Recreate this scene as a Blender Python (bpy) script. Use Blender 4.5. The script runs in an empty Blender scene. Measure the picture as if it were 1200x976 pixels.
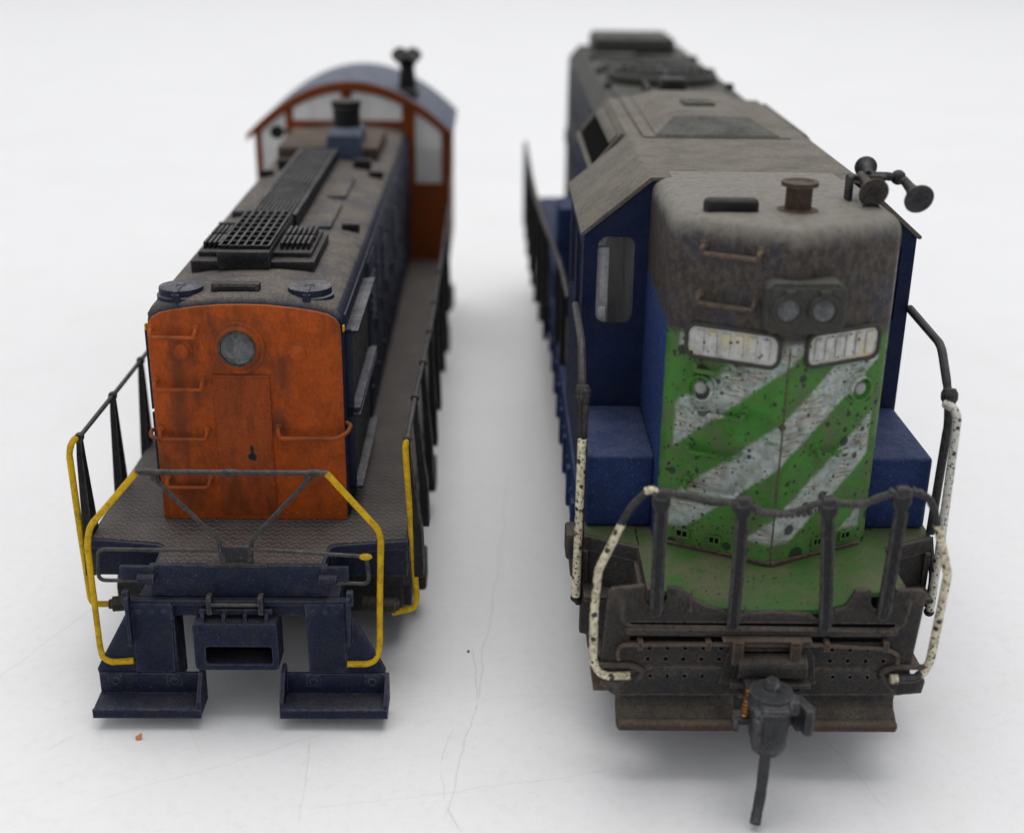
import bpy, bmesh, math, random
from mathutils import Vector, Matrix
random.seed(7)
S = 0.001                      # everything below is written in millimetres, built in metres
R = math.radians
scn = bpy.context.scene
COL = scn.collection

# ------------------------------------------------------------------ camera
cam_d = bpy.data.cameras.new('camera'); cam = bpy.data.objects.new('camera', cam_d); COL.objects.link(cam)
scn.camera = cam
cam.location = (0, 0, 81.24 * S)
cam.matrix_world = Matrix.Translation(cam.location) @ Matrix.Rotation(R(90 - 21.63), 4, 'X') @ Matrix.Rotation(R(0.82), 4, 'Z')
cam_d.sensor_width = 36.0
cam_d.lens = 36.0 * 1517.39 / 1200.0
cam_d.clip_start = 0.002; cam_d.clip_end = 30
cam_d.dof.use_dof = True
cam_d.dof.focus_distance = 0.138
cam_d.dof.aperture_fstop = 21.0
cam_d.dof.aperture_blades = 0

# ------------------------------------------------------------------ world, lamps, exposure
w = bpy.data.worlds.new('World'); scn.world = w; w.use_nodes = True
bg = w.node_tree.nodes['Background']
bg.inputs[0].default_value = (0.945, 0.96, 0.99, 1); bg.inputs[1].default_value = 0.56

def area(name, loc, target, size, power, col=(1, 1, 1), sy=None):
    l = bpy.data.lights.new(name, 'AREA'); l.energy = power; l.color = col
    l.shape = 'RECTANGLE'; l.size = size; l.size_y = sy or size
    o = bpy.data.objects.new(name, l); COL.objects.link(o); o.location = loc
    o.rotation_euler = (Vector(target) - Vector(loc)).to_track_quat('-Z', 'Y').to_euler()
    return o
area('ceiling_lamp', (0.06, 0.62, 2.0), (0, 0.35, 0), 1.7, 24.5, (1.0, 0.988, 0.965), 1.4)
scn.view_settings.view_transform = 'Standard'; scn.view_settings.look = 'None'
scn.view_settings.exposure = 0.21; scn.view_settings.gamma = 1
scn.cycles.max_bounces = 8; scn.cycles.transparent_max_bounces = 24
scn.cycles.use_denoising = True

# ------------------------------------------------------------------ material helpers
class NT:
    def __init__(s, name):
        s.m = bpy.data.materials.new(name); s.m.use_nodes = True
        s.t = s.m.node_tree; s.n = s.t.nodes; s.l = s.t.links
        s.b = s.n['Principled BSDF']
        s.tc = s.n.new('ShaderNodeTexCoord')
        s.co = s.vscale(s.tc.outputs['Object'], 1000)
    def vscale(s, v, k):
        q = s.n.new('ShaderNodeMapping'); q.inputs['Scale'].default_value = k if isinstance(k, tuple) else (k, k, k)
        s.l.new(v, q.inputs['Vector']); return q.outputs[0]
    def noise(s, scale, detail=4, rough=.6, vec=None, stretch=None, dist=0, color=False):
        v = vec or s.co
        if stretch: v = s.vscale(v, stretch)
        q = s.n.new('ShaderNodeTexNoise'); q.inputs['Scale'].default_value = scale
        q.inputs['Detail'].default_value = detail; q.inputs['Roughness'].default_value = rough
        q.inputs['Distortion'].default_value = dist
        s.l.new(v, q.inputs['Vector']); return q.outputs['Color' if color else 'Fac']
    def voro(s, scale, out='Distance', vec=None, feat='F1', rnd=1):
        q = s.n.new('ShaderNodeTexVoronoi'); q.feature = feat; q.inputs['Scale'].default_value = scale
        q.inputs['Randomness'].default_value = rnd
        s.l.new(vec or s.co, q.inputs['Vector']); return q.outputs[out]
    def math(s, op, a, b=None, c=None, clamp=False):
        q = s.n.new('ShaderNodeMath'); q.operation = op; q.use_clamp = clamp
        for i, x in enumerate((a, b, c)):
            if x is None: continue
            if isinstance(x, (int, float)): q.inputs[i].default_value = x
            else: s.l.new(x, q.inputs[i])
        return q.outputs[0]
    def ramp(s, x, a, b, lo=0., hi=1.):          # smooth step from lo at a to hi at b
        q = s.n.new('ShaderNodeMapRange'); q.interpolation_type = 'SMOOTHSTEP'
        q.inputs[1].default_value = a; q.inputs[2].default_value = b
        q.inputs[3].default_value = lo; q.inputs[4].default_value = hi
        s.l.new(x, q.inputs[0]); return q.outputs[0]
    def mix(s, f, a, b):
        q = s.n.new('ShaderNodeMix'); q.data_type = 'RGBA'
        for i, x in ((0, f), (6, a), (7, b)):
            if isinstance(x, tuple): q.inputs[i].default_value = (*x[:3], 1)
            elif isinstance(x, (int, float)): q.inputs[i].default_value = x
            else: s.l.new(x, q.inputs[i])
        return q.outputs[2]
    def xyz(s, v=None):
        q = s.n.new('ShaderNodeSeparateXYZ'); s.l.new(v or s.co, q.inputs[0]); return q.outputs
    def up(s):                                  # how much a face looks upward
        q = s.n.new('ShaderNodeNewGeometry'); return s.xyz(q.outputs['Normal'])[2]
    def setc(s, c):
        if isinstance(c, tuple): s.b.inputs['Base Color'].default_value = (*c, 1)
        else: s.l.new(c, s.b.inputs['Base Color'])
    def bump(s, h, strength=.3, dist=.05):
        q = s.n.new('ShaderNodeBump'); q.inputs['Strength'].default_value = strength
        q.inputs['Distance'].default_value = dist * S
        s.l.new(h, q.inputs['Height']); s.l.new(q.outputs[0], s.b.inputs['Normal'])
    def rough(s, r):
        if isinstance(r, (int, float)): s.b.inputs['Roughness'].default_value = r
        else: s.l.new(r, s.b.inputs['Roughness'])

def weathered(name, base, rough=.55, var=.25, dust=(.17, .15, .13), dust_amt=.5, grime=(.03, .027, .024),
              grime_amt=.3, grime_scale=.35, speck=None, speck_amt=.5, bump=.25, metallic=0, spec=.2, stretch=None, edge=0, edge_col=(.2, .18, .165), dust_low=.45, grit=.5):
    k = NT(name); b = tuple(base)
    dk = tuple(x * (1 - var) for x in b); lt = tuple(min(1, x * (1 + var)) for x in b)
    c = k.mix(k.ramp(k.noise(.5, 5), .3, .7), dk, lt)
    c = k.mix(k.math('MULTIPLY', k.ramp(k.noise(3.2, 4, .7, stretch=stretch), .45, .75), grime_amt * .8), c, grime)
    c = k.mix(grit, c, k.mix(k.ramp(k.noise(9, 3, .6), .36, .64), tuple(x * .45 for x in b), tuple(min(1, x * 1.7) for x in b)))
    c = k.mix(grit, c, k.mix(k.ramp(k.noise(3.4, 4, .75), .38, .64), tuple(x * .5 for x in b), tuple(min(1, x * 1.55) for x in b)))
    c = k.mix(k.math('MULTIPLY', k.ramp(k.noise(grime_scale, 5, .65, stretch=stretch), .42, .68), grime_amt), c, grime)
    if speck:
        c = k.mix(k.math('MULTIPLY', k.ramp(k.noise(5.5, 2, .5), .66, .72), speck_amt), c, speck)
    fine = k.ramp(k.noise(3.8, 4, .8), .38, .60, .35, 1.0)
    d = k.math('MULTIPLY', k.ramp(k.up(), .15, .85), k.ramp(k.noise(.22, 5, .7), .34, .62, dust_low, 1.))
    d = k.math('MULTIPLY', k.math('MULTIPLY', d, fine), dust_amt)
    c = k.mix(d, c, dust)
    if edge:                                     # paint rubbed thin on the sharp edges
        bv = k.n.new('ShaderNodeBevel'); bv.samples = 4; bv.inputs['Radius'].default_value = .22 * S
        gn = k.n.new('ShaderNodeNewGeometry'); dt = k.n.new('ShaderNodeVectorMath'); dt.operation = 'DOT_PRODUCT'
        k.l.new(bv.outputs[0], dt.inputs[0]); k.l.new(gn.outputs['True Normal'], dt.inputs[1])
        e = k.math('MULTIPLY', k.ramp(dt.outputs['Value'], .998, .93), k.ramp(k.noise(1.6, 4, .7), .32, .58))
        c = k.mix(k.math('MULTIPLY', e, edge), c, edge_col)
    k.setc(c)
    k.rough(k.ramp(k.noise(1.2, 4), .3, .7, max(.1, rough - .1), min(1, rough + .15)))
    k.b.inputs['Metallic'].default_value = metallic
    k.b.inputs['Specular IOR Level'].default_value = spec
    k.bump(k.noise(7, 4, .7), bump, .06)
    return k.m

def plain(name, base, rough=.5, metallic=0, coat=0, spec=.3):
    k = NT(name); c = k.mix(k.ramp(k.noise(1.5, 4), .3, .7), tuple(x * .8 for x in base), tuple(min(1, x * 1.15) for x in base))
    k.setc(c); k.rough(rough); k.b.inputs['Metallic'].default_value = metallic
    k.b.inputs['Coat Weight'].default_value = coat; k.b.inputs['Specular IOR Level'].default_value = spec
    k.bump(k.noise(6, 3), .15, .04)
    return k.m

def speckled(name, base, spot, scale=1.7, r=.28, under=(.25, .2, .13)):
    k = NT(name)
    c = k.mix(k.ramp(k.noise(1.1, 5, .7), .35, .75), base, under)
    f = k.math('SUBTRACT', 1, k.ramp(k.math('ADD', k.voro(scale), k.math('MULTIPLY', k.noise(2.5, 3), .35)), r, r + .06))
    g = k.ramp(k.noise(3.1, 4, .65), .565, .60)
    c = k.mix(k.math('MAXIMUM', f, g), c, spot)
    k.setc(c); k.rough(.5); k.bump(k.noise(5, 4), .3, .05); return k.m

M = {}
NAVY = (.016, .021, .046)
M['navy'] = weathered('navy_paint', (.010, .014, .034), .5, dust=(.15, .135, .125), dust_amt=.3, spec=.12, grime_amt=.35, speck=(.25, .22, .2), speck_amt=.25, edge=.45, edge_col=(.13, .14, .18))
M['navy_roof'] = weathered('dusty_hood_roof', (.030, .037, .060), .6, dust=(.185, .155, .12), dust_amt=.95, dust_low=.5, spec=.12, grime_amt=.3, speck=(.3, .26, .2), speck_amt=.25)
M['cab_roof'] = weathered('grey_blue_cab_roof', (.045, .06, .105), .5, dust=(.19, .20, .23), dust_amt=.65, grime_amt=.2)
M['royal'] = weathered('blue_paint', (.015, .031, .100), .6, dust=(.13, .14, .19), dust_amt=.5, grime=(.012, .02, .06), grime_amt=.4, stretch=(1, 1, .5), spec=.12, grit=.35, speck=(.34, .34, .36), speck_amt=.28, bump=.2)
M['royal_dark'] = weathered('dark_blue_paint', (.008, .015, .050), .6, dust=(.10, .12, .19), dust_amt=.2, spec=.1, grit=.35, grime_amt=.3)
M['orange'] = weathered('orange_paint', (.35, .066, .011), .5, var=.24, dust=(.2, .14, .09), dust_amt=.5, grime=(.11, .034, .017), grime_amt=.8, grime_scale=.30, stretch=(1, 1, .45), spec=.08, grit=.17, edge=.2, edge_col=(.5, .16, .04))
M['orange_door'] = weathered('grimy_orange_paint', (.27, .055, .014), .5, var=.16, grime=(.09, .030, .014), grime_amt=.7, grime_scale=.3, stretch=(1, 1, .3), spec=.08, grit=.18)
M['orange_cab'] = weathered('orange_cab_paint', (.20, .046, .010), .5, var=.15, grime=(.13, .05, .02), grime_amt=.6, spec=.08)
M['grille'] = weathered('dusty_grille', (.012, .013, .016), .6, dust=(.19, .18, .175), dust_amt=.8, grime_amt=.3, spec=.12)
M['shutter'] = weathered('dusty_shutter_frame', (.014, .018, .036), .5, dust=(.26, .25, .25), dust_amt=.75, grime_amt=.3, spec=.12)
M['black'] = weathered('black_steel', (.009, .0095, .011), .5, dust=(.13, .12, .11), dust_amt=.6, spec=.15, grime_amt=.3, speck=(.3, .28, .25), speck_amt=.2, edge=.4)
M['steel'] = weathered('dark_grey_steel', (.020, .0215, .025), .45, dust=(.17, .16, .15), dust_amt=.4, spec=.15, grime_amt=.4, speck=(.25, .22, .2), speck_amt=.35, metallic=.1, edge=.5)
M['brown'] = weathered('rusty_brown_steel', (.037, .034, .031), .65, var=.35, dust=(.15, .125, .10), dust_amt=.8, dust_low=.35, grime=(.022, .024, .030), grime_amt=.7, spec=.12, grit=.65, grime_scale=.5, speck=(.008, .007, .006), speck_amt=.8, bump=.5, edge=.85, edge_col=(.16, .13, .11))
M['brown2'] = weathered('rusty_tan_steel', (.058, .040, .030), .65, var=.3, dust=(.17, .14, .11), dust_amt=.7, grime=(.04, .035, .032), grime_amt=.6, spec=.12, speck=(.01, .009, .008), speck_amt=.7, bump=.5, edge=.8, edge_col=(.18, .14, .11))
M['roofgrey'] = weathered('dusty_grey_roof', (.09, .083, .072), .7, var=.12, dust=(.20, .182, .152), dust_amt=.85, dust_low=.3, grime=(.10, .075, .05), grime_amt=.5, grime_scale=.2, speck=(.38, .35, .28), speck_amt=.55, bump=.25, spec=.25)
M['roofdark'] = weathered('sooty_roof', (.042, .042, .038), .7, var=.2, dust=(.15, .155, .135), dust_amt=.6, dust_low=.15, grime=(.04, .035, .025), grime_amt=.4, spec=.25)
M['coupler'] = weathered('coupler_metal', (.034, .035, .040), .5, dust=(.14, .14, .14), dust_amt=.3, grime_amt=.35, metallic=.25, edge=.6, edge_col=(.2, .2, .2))
M['void'] = plain('black_opening', (.004, .004, .0045), .9, spec=.03)
M['yellow'] = weathered('yellow_paint', (.60, .37, .008), .45, var=.12, dust=(.3, .22, .08), dust_amt=.3, grime=(.13, .08, .015), grime_amt=.45, grime_scale=.8, speck=(.05, .035, .01), speck_amt=.8, spec=.12, grit=.18)
M['cream'] = speckled('cream_paint_with_black_flecks', (.72, .66, .47), (.018, .016, .014), 1.0, .42)
M['whitepost'] = speckled('white_paint_with_black_flecks', (.62, .61, .56), (.018, .016, .014), 1.0, .36, (.42, .38, .30))
M['brass'] = plain('brass_spring', (.45, .2, .07), .35, .8)
M['sideghost'] = weathered('dusty_blue_grey_side', (.05, .055, .075), .7, var=.15, dust=(.16, .16, .15), dust_amt=.6, grime=(.05, .045, .04), grime_amt=.5)
M['silver'] = plain('silver_plastic', (.62, .62, .62), .3, .1)
M['dimlens'] = plain('dim_lamp_lens', (.26, .27, .26), .3)
M['greydark'] = plain('dark_grey_plastic', (.08, .08, .082), .3)
M['rubbish'] = plain('orange_flake', (.6, .25, .1), .7)

def tread_mat():
    k = NT('tread_plate'); x, y, z = k.xyz()
    a = k.math('MULTIPLY', k.math('ADD', x, y), 6.2); b = k.math('MULTIPLY', k.math('SUBTRACT', x, y), 6.2)
    sa = k.math('SINE', a); sb = k.math('SINE', b)
    cell = k.ramp(k.math('MULTIPLY', k.math('SINE', k.math('MULTIPLY', a, .5)), k.math('SINE', k.math('MULTIPLY', b, .5))), -.1, .1)
    h = k.math('ADD', k.math('MULTIPLY', k.ramp(sa, .1, .9), cell), k.math('MULTIPLY', k.ramp(sb, .1, .9), k.math('SUBTRACT', 1, cell)))
    c = k.mix(k.ramp(k.noise(.25, 5), .3, .7), (.042, .035, .032), (.075, .063, .056))
    c = k.mix(k.math('MULTIPLY', h, .6), c, (.17, .15, .14))
    c = k.mix(k.math('MULTIPLY', k.ramp(k.noise(3.2, 3), .66, .70), .7), c, (.40, .34, .28))
    k.setc(c); k.rough(.6); k.bump(k.math('ADD', h, k.math('MULTIPLY', k.noise(6, 3), .5)), 1.0, .16)
    return k.m
M['tread'] = tread_mat()

def striped_mat():
    """front hood of the right engine: green with slanting white bands, sooty above, blue round the side"""
    k = NT('striped_nose_paint'); x, y, z = k.xyz()
    ax = k.math('ABSOLUTE', x)
    wob = k.math('ADD', k.math('MULTIPLY', k.math('SUBTRACT', k.noise(.5, 4), .5), .9), k.math('MULTIPLY', k.math('SUBTRACT', k.noise(2.6, 4, .8), .5), .8))
    c45 = k.math('ADD', k.math('SUBTRACT', z, x), wob)
    per = k.math('MODULO', c45, 10.15)               # white where 0 .. 5.3 after the offset
    band = k.math('MULTIPLY', k.ramp(per, .1, .7), k.math('SUBTRACT', 1, k.ramp(per, 4.7, 5.4)))
    lim = k.math('MULTIPLY', k.ramp(ax, 9.5, 9.9, 1, 0), k.ramp(z, 22.2, 23, 0, 1))
    band = k.math('MULTIPLY', band, lim)
    band = k.math('MULTIPLY', band, k.ramp(z, 43.2, 44.0, 1, 0))
    wornmask = k.math('MULTIPLY', k.ramp(k.noise(1.2, 5, .8, stretch=(.5, .5, 2.2)), .48, .40), k.ramp(k.noise(.33, 3, dist=.5), .46, .60))
    band = k.math('MULTIPLY', band, k.math('SUBTRACT', 1, k.math('MULTIPLY', wornmask, .75)))
    green = k.mix(k.ramp(k.noise(.35, 5), .3, .7), (.026, .125, .012), (.048, .195, .026))
    green = k.mix(k.math('MULTIPLY', k.ramp(k.noise(.45, 5, .7), .44, .66), .65), green, (.085, .10, .05))
    white = k.mix(k.ramp(k.noise(.9, 5), .35, .7), (.40, .44, .42), (.22, .27, .25))
    # paint worn through along grain: fine sideways scratches
    scr = k.ramp(k.noise(1.4, 5, .75, stretch=(.45, .45, 3.4), dist=.4), .50, .56)
    scr = k.math('MULTIPLY', scr, k.ramp(k.noise(.30, 4), .42, .58))
    white = k.mix(k.math('MULTIPLY', scr, .8), white, (.19, .105, .06))
    c = k.mix(band, green, white)
    # brown film, heavier to the bottom of the nose
    film = k.math('MULTIPLY', k.ramp(k.noise(.25, 5, .7), .38, .65), .45)
    film = k.math('MAXIMUM', film, k.math('MULTIPLY', k.ramp(z, 27, 22, 0, .55), k.ramp(k.noise(.6, 4), .35, .6)))
    film = k.math('MAXIMUM', film, k.math('MULTIPLY', k.ramp(ax, 9.6, 10.7, 0, .6), k.ramp(x, 0, 1)))
    c = k.mix(k.math('MULTIPLY', film, .5), c, (.12, .10, .065))
    # round black spots
    for sc, r0, thr in ((.30, .20, .20), (.55, .21, .15), (1.1, .18, .25), (2.2, .20, .35)):
        q = k.n.new('ShaderNodeTexVoronoi'); q.inputs['Scale'].default_value = sc; k.l.new(k.co, q.inputs['Vector'])
        rnd = k.xyz(q.outputs['Color'])[0]
        rad = k.math('MULTIPLY', k.ramp(rnd, thr, 1), r0 * 1.5)
        f = k.math('LESS_THAN', q.outputs['Distance'], rad)
        c = k.mix(k.math('MULTIPLY', f, .85), c, (.018, .02, .018))
    # blue side walls
    side = k.ramp(ax, 10.75, 10.9)
    blue = k.mix(k.ramp(k.noise(5.5, 2), .62, .7), (.016, .036, .125), (.18, .19, .22))
    c = k.mix(side, c, blue)
    # soot over the upper part with a soft uneven lower edge
    e = k.math('ADD', z, k.math('MULTIPLY', k.math('SUBTRACT', k.noise(.35, 4), .5), 2.2))
    e = k.math('ADD', e, k.math('MULTIPLY', side, -1.0))
    soot = k.mix(k.ramp(k.noise(.5, 5, .7), .35, .65), (.024, .021, .020), (.048, .038, .033))
    soot = k.mix(k.math('MULTIPLY', k.ramp(k.noise(.28, 4), .5, .65), .5), soot, (.028, .032, .055))
    soot = k.mix(k.math('MULTIPLY', k.ramp(k.noise(1.6, 5, .8, stretch=(1, 1, .6)), .42, .62), k.ramp(z, 42, 53, .45, .8)), soot, (.085, .073, .060))
    soot = k.mix(k.math('MULTIPLY', k.ramp(k.noise(3.6, 4, .7), .55, .66), .7), soot, (.012, .011, .011))
    soot = k.mix(k.math('MULTIPLY', k.ramp(k.math('ADD', z, k.math('MULTIPLY', k.noise(.8, 4, .7), 2.4)), 53.2, 55.4), k.ramp(k.noise(1.5, 5, .7), .25, .55, .5, 1)), soot, (.19, .178, .155))
    soot = k.mix(k.math('MULTIPLY', k.ramp(k.noise(5.5, 2), .66, .72), .35), soot, (.32, .28, .22))
    c = k.mix(k.ramp(e, 42.3, 43.9), c, soot)
    k.setc(c); k.rough(k.ramp(k.noise(1.2, 4), .3, .7, .42, .62))
    k.b.inputs['Specular IOR Level'].default_value = .22
    k.bump(k.math('ADD', k.noise(6, 4), k.math('MULTIPLY', k.noise(1.2, 3), .6)), .28, .08)
    return k.m
M['nose'] = striped_mat()

def apron_mat():
    k = NT('green_brown_deck'); x, y, z = k.xyz()
    c = k.mix(k.ramp(k.noise(.22, 5), .35, .65), (.055, .125, .030), (.12, .125, .07))
    c = k.mix(k.math('MULTIPLY', k.ramp(y, -3.2, -4.9), k.ramp(k.noise(.4, 3), .25, .5)), c, (.050, .165, .040))
    c = k.mix(k.math('MULTIPLY', k.ramp(k.math('ABSOLUTE', x), 9, 14), .5), c, (.09, .08, .06))
    c = k.mix(k.ramp(k.noise(3.5, 2), .63, .67), c, (.03, .03, .022))
    k.setc(c); k.rough(.6); k.b.inputs['Specular IOR Level'].default_value = .2; k.bump(k.noise(6, 4), .25, .06); return k.m
M['apron'] = apron_mat()

def frosted_mat():
    k = NT('frosted_number_glass')
    c = k.mix(k.ramp(k.noise(.9, 4), .4, .65), (.43, .435, .41), (.25, .255, .24))
    c = k.mix(k.math('MULTIPLY', k.ramp(k.noise(.45, 3), .52, .62), .55), c, (.55, .46, .22))
    q = k.voro(1.0); c = k.mix(k.math('LESS_THAN', q, .17), c, (.02, .02, .02))
    k.setc(c); k.rough(.22); k.b.inputs['Coat Weight'].default_value = .4
    k.bump(k.noise(4, 4), .35, .06); return k.m
M['frost'] = frosted_mat()

def lens_mat():
    k = NT('lamp_lens'); c = k.mix(k.ramp(k.noise(.9, 5, dist=1.2), .42, .66), (.006, .007, .008), (.065, .07, .075))
    k.setc(c); k.rough(.12); k.b.inputs['Coat Weight'].default_value = .8; k.bump(k.noise(2.2, 4), .5, .12); return k.m
M['lens'] = lens_mat()

def pane_mat(name, milky, col=(.90, .89, .87)):
    m = bpy.data.materials.new(name); m.use_nodes = True; t = m.node_tree; n = t.nodes; l = t.links
    b = n['Principled BSDF']; b.inputs['Base Color'].default_value = (*col, 1); b.inputs['Roughness'].default_value = .2
    tr = n.new('ShaderNodeBsdfTransparent'); mx = n.new('ShaderNodeMixShader')
    tc = n.new('ShaderNodeTexCoord'); nz = n.new('ShaderNodeTexNoise'); nz.inputs['Scale'].default_value = 120
    mr = n.new('ShaderNodeMapRange'); mr.inputs[3].default_value = milky * .75; mr.inputs[4].default_value = min(1, milky * 1.25)
    l.new(tc.outputs['Object'], nz.inputs['Vector']); l.new(nz.outputs['Fac'], mr.inputs[0])
    l.new(mr.outputs[0], mx.inputs[0]); l.new(tr.outputs[0], mx.inputs[1]); l.new(b.outputs[0], mx.inputs[2])
    l.new(mx.outputs[0], n['Material Output'].inputs[0]); return m
M['pane'] = pane_mat('hazy_window_plastic', .55)
M['clear'] = pane_mat('clear_window_plastic', .03)

def table_mat():
    k = NT('white_table_surface'); co = k.co; x, y, z = k.xyz()
    c = k.mix(k.ramp(k.noise(.02, 4), .3, .7), (.775, .775, .785), (.80, .80, .808))
    c = k.mix(k.math('MULTIPLY', k.ramp(k.noise(.7, 6, .75), .45, .72), .16), c, (.5, .48, .46))
    c = k.mix(k.math('MULTIPLY', k.ramp(k.noise(2.4, 3, .6), .66, .74), .35), c, (.42, .38, .34))
    c = k.mix(k.math('MULTIPLY', k.math('MULTIPLY', k.ramp(k.noise(4.5, 2, .5), .64, .70), k.ramp(k.noise(.09, 3), .5, .62)), .45), c, (.36, .31, .26))
    c = k.mix(k.math('MULTIPLY', k.ramp(k.noise(.06, 4), .5, .7), .10), c, (.62, .60, .56))
    nx = k.math('MULTIPLY', k.math('SUBTRACT', k.noise(.12, 2), .5), 1.6)
    ny = k.math('MULTIPLY', k.math('SUBTRACT', k.noise(.13, 2, stretch=(1, 1, 3)), .5), 1.6)
    px = k.math('ADD', x, nx); py = k.math('ADD', y, ny); br = k.ramp(k.noise(1.6, 5, .7), .30, .60, .25, 1)
    def line(a, b, wd, amt, col=(.42, .37, .31)):
        nonlocal c
        dx, dy = b[0] - a[0], b[1] - a[1]; L = math.hypot(dx, dy); dx /= L; dy /= L
        u = k.math('SUBTRACT', k.math('ADD', k.math('MULTIPLY', px, dx), k.math('MULTIPLY', py, dy)), a[0] * dx + a[1] * dy)
        v = k.math('SUBTRACT', k.math('SUBTRACT', k.math('MULTIPLY', px, -dy), k.math('MULTIPLY', py, -dx)), -a[0] * dy + a[1] * dx)
        m_ = k.ramp(k.math('ABSOLUTE', v), wd * 1.5, 0)
        m_ = k.math('MULTIPLY', m_, k.math('MULTIPLY', k.ramp(u, 0, 2), k.ramp(u, L, L - 2)))
        c = k.mix(k.math('MULTIPLY', k.math('MULTIPLY', m_, br), amt), c, col)
    for a, b, wd, am in [(a_, b_, w_ * .85, m_ * .85) for a_, b_, w_, m_ in [((-.4, 182), (-1.6, 150.7), .16, .34), ((-1.6, 152), (-3.3, 120.5), .14, .42), ((-3.3, 121.5), (-5.9, 100), .13, .42),
                         ((-20, 101.5), (13, 109), .11, .30), ((-42, 101.6), (-27.4, 108.9), .10, .26), ((-28.5, 108.2), (-19, 114), .11, .38),
                         ((-20.7, 113.5), (-19.6, 98), .12, .34), ((-47.5, 110.2), (-44.5, 113.8), .14, .4), ((-58, 121), (-51, 140), .16, .3),
                         ((-4.1, 132), (-3.4, 120.5), .12, .5), ((-5.4, 116), (-6.8, 108), .10, .36), ((-6.8, 108.6), (-6.0, 103), .10, .36), ((-6.1, 103.4), (-3.9, 98), .13, .5),
                         ((33, 115.5), (37.2, 102), .10, .36), ((-12, 121), (24, 122.5), .10, .16), ((-46, 140), (-30, 108), .14, .16)]]:
        line(a, b, wd, am)
    k.setc(c); k.rough(.42); k.b.inputs['Specular IOR Level'].default_value = .35
    k.bump(k.math('ADD', k.noise(1.3, 4), k.noise(5, 2)), .16, .05)
    return k.m
M['table'] = table_mat()
M['backdrop'] = plain('white_backdrop', (.80, .80, .805), .8)

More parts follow.
